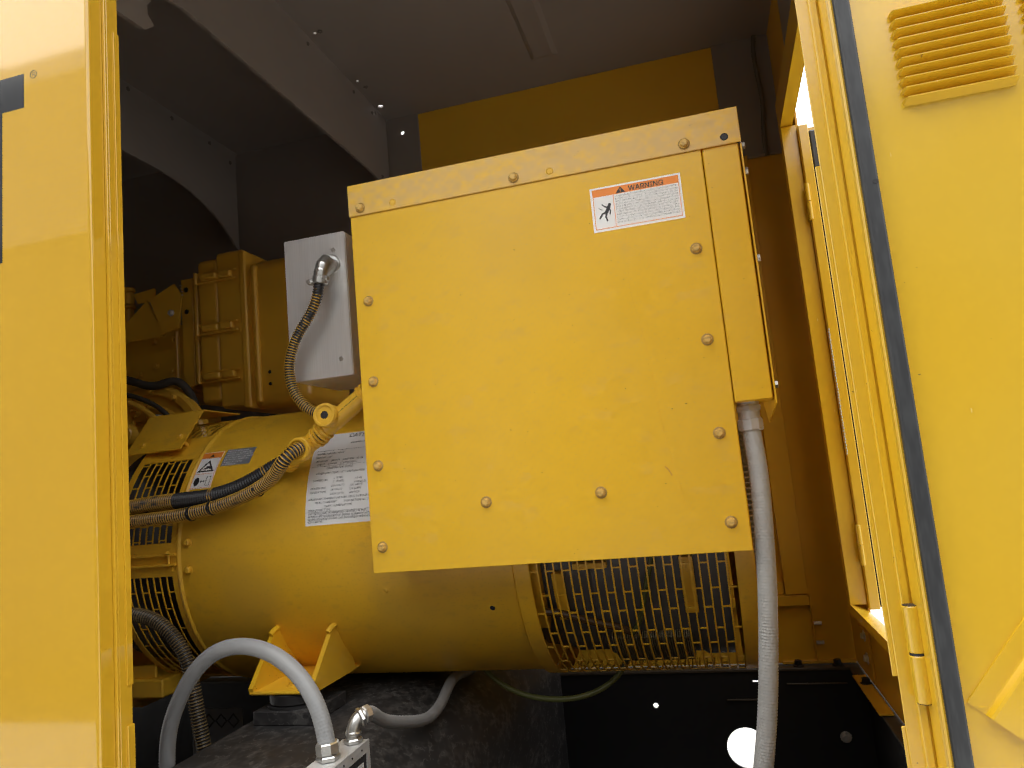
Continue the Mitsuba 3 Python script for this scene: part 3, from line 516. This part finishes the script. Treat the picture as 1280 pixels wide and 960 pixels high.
# long scratch in the cover paint
crack = [(-0.111, 2.155), (-0.108, 2.10), (-0.113, 2.05), (-0.105, 1.98), (-0.092, 1.90), (-0.083, 1.80), (-0.075, 1.70), (-0.060, 1.62), (-0.052, 1.56)]
put(X_ + '__scratch', tube([(x, 0.4520, z) for x, z in crack], 0.00035, 5), 'yellow_machine')
put(X_ + '__scratch', tube([(-0.083, 0.4519, 1.643), (-0.075, 0.4519, 1.634), (-0.070, 0.4519, 1.622)], 0.0009, 5), 'copper')
# the warning label
L = X_ + '__warning_label'
yl = 0.4520
put(L, XZ(sbox(-0.1765, 2.1675, 0.0220, 2.2695), yl - 0.0004, yl - 0.0001), 'white_label', False)
labels[L] = {'label': 'white and orange WARNING label with shocked figure and block of text'}
put(L + '__header', XZ(sbox(-0.1700, 2.2480, 0.0160, 2.2640), yl - 0.0008, yl - 0.0005), 'orange_print', False)
frm = sbox(-0.1715, 2.1730, 0.0172, 2.2652).difference(sbox(-0.1700, 2.1745, 0.0160, 2.2640)).union(sbox(-0.1265, 2.1740, -0.1252, 2.2485))
put(L + '__frame', XZ(frm, yl - 0.0008, yl - 0.0005), 'orange_print', False)
put(L + '__heading', flat_front(lettering('WARNING', 0.0112, True), -0.0920, yl - 0.0009, 2.2500), 'black_print', False)
wt = Polygon([(-0.1195, 2.2492), (-0.0985, 2.2492), (-0.1090, 2.2630)])
put(L + '__symbol', XZ(wt.difference(sbox(-0.1100, 2.2530, -0.1080, 2.2585)).difference(sbox(-0.1100, 2.2505, -0.1080, 2.2518)), yl - 0.0012, yl - 0.0009), 'black_print', False)
txt = ['DO NOT CONNECT GENERATOR TO A UTILITY ELECTRICAL DISTRI-', 'BUTION SYSTEM UNLESS IT IS ISOLATED FROM THE SYSTEM.', 'ELECTRICAL FEEDBACK INTO THE DISTRIBUTION SYSTEM CAN', 'OCCUR AND COULD CAUSE PERSONAL INJURY OR DEATH.',
       'OPEN AND SECURE MAIN DISTRIBUTION SYSTEM SWITCH OR,', 'IF THE CONNECTION IS PERMANENT, INSTALL A DOUBLE', 'THROW TRANSFER SWITCH TO PREVENT ELECTRICAL FEED-', 'BACK. SOME GENERATORS ARE SPECIFICALLY APPROVED BY A',
       'UTILITY TO RUN IN PARALLEL WITH THE DISTRIBUTION SYS-', 'TEM AND ISOLATION MAY NOT BE REQUIRED. ALWAYS CHECK', 'WITH YOUR UTILITY AS TO THE APPLICABLE CIRCUMSTANCES.']
out = []
for k, t in enumerate(txt):
    m = lettering(t, 0.00345); w = m.bounds[1][0]; m.apply_scale([0.1360 / w, 1, 1]); out.append(flat_front(m, -0.1225, yl - 0.0005, 2.2415 - k * 0.00600))
put(L + '__lettering', cat(out), 'black_print', False)
from shapely.geometry import LineString
man = Point(-0.1360, 2.2265).buffer(0.0036).union(LineString([(-0.1385, 2.2215), (-0.1440, 2.2100)]).buffer(0.0040)).union(LineString([(-0.1395, 2.2205), (-0.1470, 2.2235), (-0.1525, 2.2290)]).buffer(0.0014)).union(
    LineString([(-0.1385, 2.2200), (-0.1350, 2.2130), (-0.1365, 2.2050)]).buffer(0.0013)).union(LineString([(-0.1440, 2.2100), (-0.1530, 2.2080), (-0.1595, 2.1985)]).buffer(0.0019)).union(LineString([(-0.1440, 2.2095), (-0.1465, 2.2000), (-0.1440, 2.1915)]).buffer(0.0019)).union(
    Polygon([(-0.1640, 2.2240), (-0.1545, 2.2165), (-0.1560, 2.2150), (-0.1500, 2.2185), (-0.1490, 2.2130), (-0.1530, 2.2155), (-0.1515, 2.2170), (-0.1560, 2.2195)]).buffer(0))
put(L + '__figure', XZ(man, yl - 0.0008, yl - 0.0005) if man.geom_type == 'Polygon' else cat([XZ(g, yl - 0.0008, yl - 0.0005) for g in man.geoms]), 'black_print', False)

# ------------------------------------------------------------------ plain steel control box
Q = thing('steel_box', 'bare brushed steel box with one cable elbow on its front', 'electrical box')
put(Q + '__body', B(-1.036, -0.856, 0.6035, 0.86, 1.954, 2.340, 0.001), 'steel_sheet', False)
put(Q + '__lid', B(-1.0395, -0.8575, 0.5995, 0.6030, 1.9515, 2.3425, 0.0012), 'steel_sheet')
put(Q + '__side_flange', B(-1.0435, -1.0365, 0.612, 0.616, 2.0, 2.31, 0.0005), 'steel_sheet')
for x, z in ((-0.891, 2.294), (-0.887, 1.997)): put(Q + '__screw', cat([cylinder((x, 0.5995, z), (x, 0.5945, z), 0.0062, n=18, bev=0.0015), cylinder((x, 0.5945, z), (x, 0.5938, z), 0.002, n=8)]), 'zinc')
def blob(*balls): return hull(np.vstack([np.array(trimesh.creation.icosphere(subdivisions=2, radius=r).vertices) + c for c, r in balls]))
el = cat([blob(((-0.9005, 0.598, 2.2580), 0.0225), ((-0.9010, 0.575, 2.2560), 0.0205), ((-0.9035, 0.560, 2.2420), 0.0195), ((-0.9075, 0.556, 2.2220), 0.0175)), blob(((-0.9075, 0.556, 2.2260), 0.0185), ((-0.9105, 0.5555, 2.2060), 0.0185)),
          cylinder((-0.9005, 0.5995, 2.2560), (-0.9005, 0.5955, 2.2560), 0.0275, n=28, bev=0.0012), cylinder((-0.9095, 0.5555, 2.2120), (-0.9125, 0.5545, 2.1920), 0.0205, n=24, bev=0.002)])
put(Q + '__elbow', el, 'zinc', 35)
put(Q + '__elbow__clamp', cat([B(-0.9360, -0.8880, 0.543, 0.551, 2.1960, 2.2050, 0.002), blob(((-0.9355, 0.546, 2.1990), 0.0085), ((-0.9320, 0.556, 2.1990), 0.0075)), blob(((-0.8885, 0.546, 2.2030), 0.0085), ((-0.8920, 0.556, 2.2030), 0.0075)), cylinder((-0.9355, 0.5385, 2.1985), (-0.9355, 0.5345, 2.1985), 0.0055, n=12), cylinder((-0.8885, 0.5385, 2.2030), (-0.8885, 0.5345, 2.2030), 0.0055, n=12), cylinder((-0.908, 0.5395, 2.2260), (-0.908, 0.536, 2.2255), 0.0045, n=10)]), 'zinc', 35)

# ------------------------------------------------------------------ corrugated wiring looms with painted ridges
YL, BK = np.array([0.54, 0.30, 0.030]), np.array([0.018, 0.018, 0.020])
hsh = lambda a, b: (math.sin(a * 127.1 + b * 311.7) * 43758.5453) % 1.0
smooth01 = lambda x: min(max(x, 0.0), 1.0)
def loom_col(black):
    def f(t, ridge, ang):
        if not ridge: return BK * 1.1
        n_ = meshkit.noise(np.array([t * 34, 2.2 * math.cos(ang) + 5, 2.2 * math.sin(ang) + 9]))
        k = smooth01((black(t, ang) - n_) * 7 + 0.5)
        return BK * 1.3 * k + YL * (0.80 + 0.30 * n_) * (1 - k)
    return f
def loom(key, pts, r, black, label, pitch=0.0070, depth=0.0028):
    m, c = tube(pts, r, 18, corr=(pitch, depth), colf=loom_col(black))
    put(key, m, 'loom_paint', color=c); thing(key, label, 'wiring loom')
loom('wiring_loom', [(-0.9135, 0.5525, 2.198), (-0.9175, 0.551, 2.170), (-0.938, 0.55, 2.123), (-0.982, 0.55, 2.065), (-1.008, 0.55, 2.005), (-1.011, 0.55, 1.952), (-0.991, 0.548, 1.903), (-0.957, 0.545, 1.868), (-0.922, 0.543, 1.853)], 0.0145,
     lambda t, a: 0.62 if t < 0.10 else (0.44 if t < 0.40 else 0.10), 'yellow painted corrugated loom hanging in a curve from the steel box elbow')
loom('wiring_loom_001', [(-1.052, 0.605, 1.745), (-1.098, 0.594, 1.731), (-1.140, 0.583, 1.709), (-1.195, 0.574, 1.687), (-1.264, 0.568, 1.672), (-1.351, 0.566, 1.668), (-1.440, 0.567, 1.667), (-1.529, 0.566, 1.661), (-1.66, 0.566, 1.655)], 0.0225,
     lambda t, a: 1.1 if t < 0.56 and not (0.11 < t < 0.13 or 0.36 < t < 0.39) else 0.25, 'black corrugated loom lying above the yellow loom across the drum')
loom('wiring_loom_002', [(-0.988, 0.552, 1.770), (-0.991, 0.520, 1.764), (-1.004, 0.505, 1.750), (-1.035, 0.512, 1.722), (-1.075, 0.530, 1.697), (-1.143, 0.543, 1.669), (-1.235, 0.545, 1.645), (-1.331, 0.543, 1.631), (-1.431, 0.540, 1.626), (-1.526, 0.538, 1.623), (-1.66, 0.538, 1.618)], 0.0182,
     lambda t, a: 0.14, 'yellow painted corrugated loom sagging below the black loom')
tl_ = thing('loom_tee', 'yellow painted plastic tee fitting beside the top of the data plate', 'cable fitting')
def tee_fit(key, p0, p1, hub, rh, hubdir):
    p0, p1, hub = map(np.array, (p0, p1, hub)); d = (p1 - p0) / np.linalg.norm(p1 - p0)
    parts = [cylinder(p0, p1, 0.024, n=28)]
    for e, s in ((p0, 1), (p1, -1)):
        for k in (0.0, 0.012): parts.append(cylinder(e + d * s * k, e + d * s * (k + 0.007), 0.0285, n=28, bev=0.0012))
    put(key + '__body', cat(parts), 'yellow_machine')
    hd = np.array(hubdir) / np.linalg.norm(hubdir)
    put(key + '__hub', cat([cylinder(hub - hd * 0.03, hub, rh, n=32, bev=0.002), lathe([(0, rh - 0.001), (0.004, rh - 0.002), (0.004, rh - 0.007), (0.001, rh - 0.010)], hub, hd, *frame(hd)[:2], 32)]), 'yellow_machine')
    put(key + '__seam', cat([tube([p0 + np.array([0, -0.0241, 0.002]) + d * 0.02, p1 + np.array([0, -0.0241, 0.002]) - d * 0.02], 0.0006, 5), cylinder(hub, hub + hd * 0.0006, 0.010, n=14)]), 'rubber_dark')
tee_fit('loom_tee', (-0.938, 0.560, 1.805), (-0.800, 0.560, 1.895), (-0.902, 0.520, 1.846), 0.031, (0.05, -1, 0.1))
thing('loom_tee_001', 'yellow painted plastic tee fitting nearer the warning stickers, joining both long looms', 'cable fitting')
tee_fit('loom_tee_001', (-1.062, 0.590, 1.738), (-0.945, 0.575, 1.805), (-0.990, 0.535, 1.768), 0.031, (0.05, -1, -0.1))
m, c = tube([(-0.955, 0.575, 1.797), (-0.93, 0.565, 1.812)], 0.0225, 16, corr=(0.0068, 0.003), colf=loom_col(lambda t, a: 0.9))
put('loom_link', m, 'loom_paint', color=c); thing('loom_link', 'short black loom piece joining the two yellow tee fittings', 'wiring loom')
m, c = tube([(-0.81, 0.56, 1.888), (-0.76, 0.57, 1.92), (-0.70, 0.60, 1.96)], 0.0225, 16, corr=(0.0068, 0.003), colf=loom_col(lambda t, a: 0.8))
put('loom_link_001', m, 'loom_paint', color=c); thing('loom_link_001', 'black loom stub vanishing behind the left edge of the terminal box', 'wiring loom')
def tie(key, c, d, r, label):
    u, v, d = frame(d); ang = np.linspace(0, 2 * np.pi, 25)[:-1]
    m = lathe([(-0.0026, r), (-0.0026, r + 0.0014), (0.0026, r + 0.0014), (0.0026, r)], np.array(c), d, u, v, 24)
    put(key, cat([m, B(c[0] - 0.004, c[0] + 0.004, c[1] - r - 0.006, c[1] - r + 0.001, c[2] - 0.004, c[2] + 0.004, 0.001)]), 'rubber_dark'); thing(key, label, 'cable tie')
tie('cable_tie', (-1.118, 0.546, 1.679), (-0.9, 0.05, -0.38), 0.0187, 'black cable tie round the sagging yellow loom where it bends upward')
tie('cable_tie_001', (-1.318, 0.5435, 1.632), (-1, 0, -0.1), 0.0187, 'black cable tie round the yellow loom under the black one')
tie('cable_tie_002', (-1.255, 0.5450, 1.642), (-1, 0, -0.2), 0.0187, 'second black cable tie round the yellow loom right of the first')

# ------------------------------------------------------------------ grey liquid-tight conduits and fittings
def conduit(key, pts, r, label, pitch=0.0062, dep=0.0004, mat='conduit_grey'):
    put(key, tube(pts, r, 24, corr=(pitch, dep)), mat, 60); thing(key, label, 'conduit')
conduit('grey_conduit', [(0.1010, 0.503, 1.735), (0.1012, 0.500, 1.698), (0.1035, 0.492, 1.63), (0.1025, 0.490, 1.564), (0.0972, 0.489, 1.467), (0.0897, 0.489, 1.371), (0.0792, 0.489, 1.277), (0.067, 0.489, 1.184), (0.054, 0.489, 1.107), (0.038, 0.489, 1.031), (0.015, 0.489, 0.93), (0.0, 0.489, 0.72)], 0.0196, 'tall straight grey conduit dropping from the terminal box', dep=0.0006, mat='conduit_lit')
def nut(p0, d, r, h, n=8): 
    d = np.asarray(d, float) / np.linalg.norm(d); p0 = np.asarray(p0, float)
    return cylinder(p0, p0 + d * h, r, n=n, bev=0.0025)
put('conduit_gland', cat([nut((0.1010, 0.503, 1.7000), (0, 0, 1), 0.0265, 0.026, 10), cylinder((0.1010, 0.503, 1.726), (0.1010, 0.503, 1.7605), 0.0225, n=26), nut((0.1010, 0.503, 1.741), (0, 0, 1), 0.0275, 0.014, 6)]), 'zinc_dull', 25)
thing('conduit_gland', 'grey metal conduit gland under the side cover of the terminal box', 'cable fitting')
conduit('grey_conduit_001', [(-0.752, 0.190, 1.175), (-0.757, 0.192, 1.20), (-0.768, 0.196, 1.235), (-0.800, 0.205, 1.286), (-0.850, 0.216, 1.327), (-0.905, 0.226, 1.350), (-0.963, 0.236, 1.357), (-1.030, 0.248, 1.345), (-1.098, 0.262, 1.302), (-1.152, 0.275, 1.238), (-1.188, 0.285, 1.165), (-1.20, 0.292, 1.09), (-1.205, 0.30, 0.98), (-1.205, 0.30, 0.85)], 0.0166, 'thick grey conduit arching high over the black beam')
put('conduit_gland_001', cat([nut((-0.7505, 0.188, 1.1660), (-0.05, 0.02, 1), 0.0225, 0.022, 8), nut((-0.7500, 0.1875, 1.1555), (0, 0, 1), 0.0230, 0.0105, 6)]), 'zinc', 25)
thing('conduit_gland_001', 'shiny gland nut at the foot of the arching conduit', 'cable fitting')
conduit('grey_conduit_002', [(-0.724, 0.296, 1.2035), (-0.724, 0.315, 1.199), (-0.729, 0.355, 1.178), (-0.738, 0.45, 1.136), (-0.737, 0.55, 1.103), (-0.740, 0.68, 1.076), (-0.746, 0.78, 1.085), (-0.752, 0.86, 1.104), (-0.755, 0.95, 1.102), (-0.755, 1.12, 1.09)], 0.0140, 'thin grey conduit running right from the junction box elbow')
put('conduit_elbow', cat([tube([(-0.742, 0.272, 1.157), (-0.742, 0.273, 1.180), (-0.737, 0.281, 1.196), (-0.726, 0.294, 1.2035)], 0.0130, 18, 0.003), nut((-0.742, 0.272, 1.1555), (0, 0, 1), 0.0190, 0.010, 6), nut((-0.7415, 0.2735, 1.170), (0.1, 0.1, 1), 0.0165, 0.008, 24),
                          nut((-0.734, 0.285, 1.198), (0.62, 0.65, 0.28), 0.0195, 0.010, 6), nut((-0.728, 0.291, 1.2015), (0.45, 0.85, 0.05), 0.0180, 0.016, 8)]), 'zinc', 25)
thing('conduit_elbow', 'small bright metal elbow fitting behind the arching conduit gland', 'cable fitting')
J = thing('junction_box', 'small grey metal junction box at the bottom under two conduit fittings', 'electrical box')
jb = sbox(0.13, 0.80, 0.296, 1.155).difference(sbox(0.142, 0.98, 0.284, 1.134))
put(J + '__shell', cat([B(-0.778, -0.7225, 0.130, 0.296, 0.80, 1.1550, 0.0015), YZ(jb, -0.7223, -0.7195)]), 'zinc_dull', False)
put(J + '__insert', B(-0.7222, -0.7205, 0.19, 0.27, 1.0, 1.120, 0.0005), 'steel_sheet')
put(J + '__opening', B(-0.7223, -0.7219, 0.143, 0.283, 0.985, 1.133, 0), 'rubber_dark', False)
for y in (0.158, 0.188, 0.222, 0.262): put(J + '__rivet', cylinder((-0.7195, y, 1.1445), (-0.7185, y, 1.1445), 0.0022, n=8), 'rubber_dark')

conduit('green_cable', [(-0.700, 0.92, 1.18), (-0.655, 0.90, 1.118), (-0.589, 0.88, 1.078), (-0.478, 0.86, 1.056), (-0.389, 0.86, 1.061), (-0.310, 0.88, 1.090), (-0.26, 0.92, 1.16)], 0.0075, 'dim olive green cable looping below the drum')
scene['green_cable']['bsdf'] = {'type': 'ref', 'id': 'olive_paint'}
m, c = tube([(-1.60, 0.52, 1.395), (-1.474, 0.50, 1.388), (-1.401, 0.495, 1.371), (-1.342, 0.49, 1.330), (-1.308, 0.49, 1.280), (-1.291, 0.49, 1.222), (-1.278, 0.49, 1.145), (-1.264, 0.49, 1.070), (-1.25, 0.49, 0.95)], 0.0185, 16, corr=(0.0075, 0.003),
            colf=lambda t, ridge, ang: (np.array([0.19, 0.135, 0.055]) * (0.55 + 0.6 * hsh(round(t * 90), 2))) if ridge else BK)
put('drain_hose', m, 'loom_paint', color=c); thing('drain_hose', 'dark corrugated hose dropping behind the arching grey conduit', 'hose')

# ------------------------------------------------------------------ air cleaner and engine at the back left
A = thing('air_cleaner', 'brown yellow rounded air cleaner canister closed by three clips', 'air cleaner')
def rbox(x0, x1, y0, y1, z0, z1, r):
    s = trimesh.creation.icosphere(subdivisions=2, radius=r)
    c = [np.array(s.vertices) + q for q in [(x, y, z) for x in (x0 + r, x1 - r) for y in (y0 + r, y1 - r) for z in (z0 + r, z1 - r)]]
    return hull(np.vstack(c))
put(A + '__cover', rbox(-1.790, -1.694, 1.20, 1.55, 2.020, 2.578, 0.022), 'yellow_engine', 25)
put(A + '__sleeve', rbox(-1.700, -1.575, 1.192, 1.56, 1.995, 2.592, 0.018), 'yellow_engine', 25)
put(A + '__flange', rbox(-1.5915, -1.562, 1.180, 1.57, 1.985, 2.580, 0.010), 'yellow_engine', 25)
put(A + '__body', rbox(-1.59, -1.340, 1.200, 1.56, 1.975, 2.545, 0.055), 'yellow_engine', 25)
put(A + '__rib', rbox(-1.545, -1.525, 1.186, 1.3, 2.0, 2.52, 0.009), 'yellow_engine', 25)
for k in (0, 1): put(A + '__drain_plug', cylinder((-1.490, 1.1995, 2.11 - 0.044 * k), (-1.490, 1.198, 2.11 - 0.044 * k), 0.006, n=12), 'rubber_dark')
for z in (2.497, 2.300, 2.118):
    c = put(A + '__clip', cat([B(-1.775, -1.602, 1.174, 1.186, z - 0.021, z - 0.014, 0.002), B(-1.775, -1.602, 1.174, 1.186, z + 0.013, z + 0.020, 0.002), rbox(-1.745, -1.675, 1.158, 1.19, z - 0.013, z + 0.012, 0.008),
                             B(-1.668, -1.62, 1.166, 1.190, z - 0.012, z + 0.012, 0.003), cylinder((-1.77, 1.172, z - 0.022), (-1.77, 1.172, z + 0.021), 0.007, n=12)]), 'yellow_engine')
N = thing('engine', 'dim brown yellow engine block with bolted brackets behind the left post', 'engine')
put(N + '__bracket', cat([B(-1.895, -1.800, 1.245, 1.252, 2.105, 2.53, 0.001), B(-1.815, -1.800, 1.215, 1.245, 2.105, 2.53, 0.002), B(-1.842, -1.836, 1.236, 1.245, 2.105, 2.53, 0.002)]), 'yellow_engine')
for z in (2.488, 2.40): put(N + '__bracket__hole', cylinder((-1.872, 1.2449, z), (-1.872, 1.2435, z), 0.010, n=14), 'rubber_dark')
put(N + '__cover_plate', hull([(x, y, z) for x, z in ((-2.000, 2.457), (-1.888, 2.503), (-1.856, 2.453), (-1.871, 2.328), (-1.945, 2.313)) for y in (1.196, 1.204)]), 'yellow_engine', False)
put(N + '__cover_plate__bolt', hexbolt((-1.902, 1.196, 2.39), (0, -1, 0), 0.018, 0.012, 0.013), 'zinc_dull', False)
put(N + '__cover_plate', hull([(x, y, z) for x, z in ((-2.14, 2.375), (-2.03, 2.462), (-1.95, 2.31), (-2.16, 2.31)) for y in (1.215, 1.223)]), 'yellow_engine', False)
put(N + '__cover_plate', hull([(x, y, z) for x, z in ((-2.10, 2.50), (-2.0, 2.51), (-2.0, 2.46), (-2.08, 2.46)) for y in (1.225, 1.232)]), 'yellow_engine', False)
put(N + '__housing', cat([B(-2.60, -1.952, 1.295, 1.7, 2.10, 2.37, 0.004), B(-1.948, -1.835, 1.285, 1.7, 2.105, 2.365, 0.004), B(-1.957, -1.945, 1.275, 1.3, 2.12, 2.34, 0.003)]), 'yellow_engine')
for x, z in ((-2.14, 2.375 - 0.015), (-2.065, 2.315), (-1.975, 2.315), (-2.06, 2.215), (-2.135, 2.19), (-1.985, 2.185), (-2.02, 2.345)): put(N + '__housing__bolt', hexbolt((x, 1.295, z), (0, -1, 0), 0.020, 0.014, 0.014), 'yellow_engine', False)
for x, z in ((-1.875, 2.325), (-1.872, 2.225)): put(N + '__housing__bolt', hexbolt((x, 1.285, z), (0, -1, 0), 0.022, 0.014, 0.016), 'yellow_engine', False)
put(N + '__bar', B(-1.905, -1.855, 1.22, 1.29, 2.095, 2.104, 0.002), 'yellow_engine')
put(N + '__filler', cat([cylinder((-2.195, 1.30, 2.40), (-2.195, 1.30, 2.47), 0.022, n=20, bev=0.004), cylinder((-2.195, 1.30, 2.47), (-2.195, 1.30, 2.485), 0.030, n=24, bev=0.004), cylinder((-2.195, 1.30, 2.485), (-2.195, 1.30, 2.54), 0.024, n=20, bev=0.005), cylinder((-2.195, 1.30, 2.54), (-2.195, 1.30, 2.556), 0.029, n=24, bev=0.004)]), 'yellow_engine')
uu = (np.array([1.0, 0, 0]), np.array([0, 0, 1.0]))
put(N + '__timing_cover', lathe([(0.0, 0.255), (0.030, 0.255), (0.040, 0.245), (0.040, 0.220), (0.022, 0.212), (0.022, 0.180), (0.055, 0.168), (0.060, 0.120), (0.035, 0.112), (0.035, 0.080), (0.07, 0.070), (0.07, 0.0)], np.array([-1.965, 1.16, 1.855]), np.array([0, -1.0, 0]), *uu, 64), 'yellow_engine', 30)
for k in range(14):
    a = 2 * math.pi * k / 14 + 0.1
    put(N + '__timing_cover__bolt', hexbolt((-1.965 + 0.232 * math.cos(a), 1.12, 1.855 + 0.232 * math.sin(a)), (0, -1, 0), 0.020, 0.016, 0.013), 'yellow_engine', False)
    put(N + '__timing_cover__rib', hull([(-1.965 + r * math.cos(a + w), y, 1.855 + r * math.sin(a + w)) for r, w0 in ((0.115, 0.05), (0.175, 0.035)) for w in (-w0, w0) for y in (1.16, 1.098)]), 'yellow_engine', False)
for k in range(9):
    a = 2 * math.pi * k / 9 + 0.3
    put(N + '__timing_cover__bolt', hexbolt((-1.965 + 0.148 * math.cos(a), 1.103, 1.855 + 0.148 * math.sin(a)), (0, -1, 0), 0.022, 0.020, 0.014), 'zinc_dull' if k % 4 == 1 else 'yellow_engine', False)
put(N + '__hose', tube([(-2.28, 1.17, 2.11), (-2.17, 1.12, 2.165), (-2.07, 1.10, 2.150), (-1.98, 1.10, 2.118), (-1.90, 1.11, 2.100), (-1.84, 1.13, 2.11), (-1.80, 1.16, 2.06), (-1.785, 1.18, 1.95), (-1.78, 1.2, 1.85)], 0.015, 14), 'hose_rubber')
put(N + '__hose', tube([(-2.28, 1.10, 2.02), (-2.16, 1.08, 2.085), (-2.06, 1.075, 2.085), (-1.95, 1.075, 2.055), (-1.86, 1.085, 2.00), (-1.81, 1.10, 1.93), (-1.79, 1.12, 1.84)], 0.009, 12), 'hose_rubber')
put(N + '__pipe', tube([(-2.25, 1.09, 1.975), (-2.12, 1.07, 2.045), (-2.0, 1.06, 2.045), (-1.91, 1.065, 2.00), (-1.86, 1.08, 1.93)], 0.011, 12), 'yellow_engine')
put(N + '__accessory', cat([rbox(-2.20, -2.02, 1.00, 1.10, 1.86, 1.985, 0.02), cylinder((-1.98, 1.06, 1.925), (-1.98, 1.02, 1.925), 0.040, n=28, bev=0.004)]), 'yellow_engine', 25)
for k in range(4): put(N + '__terminal', cylinder((-1.853 + 0.002 * k, 1.196, 2.489 - 0.012 * k), (-1.853 + 0.002 * k, 1.190, 2.489 - 0.012 * k), 0.0034, n=8), 'zinc')
put(N + '__block', B(-3.9, -2.0, 1.22, 1.62, 1.1, 2.05, 0.02), 'yellow_engine')
put(N + '__oil_pan', B(-3.9, -1.72, 0.80, 1.30, 1.06, 1.16, 0.02), 'brown_wall')
put(N + '__bell_foot', cat([B(-1.98, -1.56, 0.70, 1.1, 1.12, 1.17, 0.004), B(-1.95, -1.60, 0.72, 0.73, 1.17, 1.205, 0.002)]), 'brown_wall')
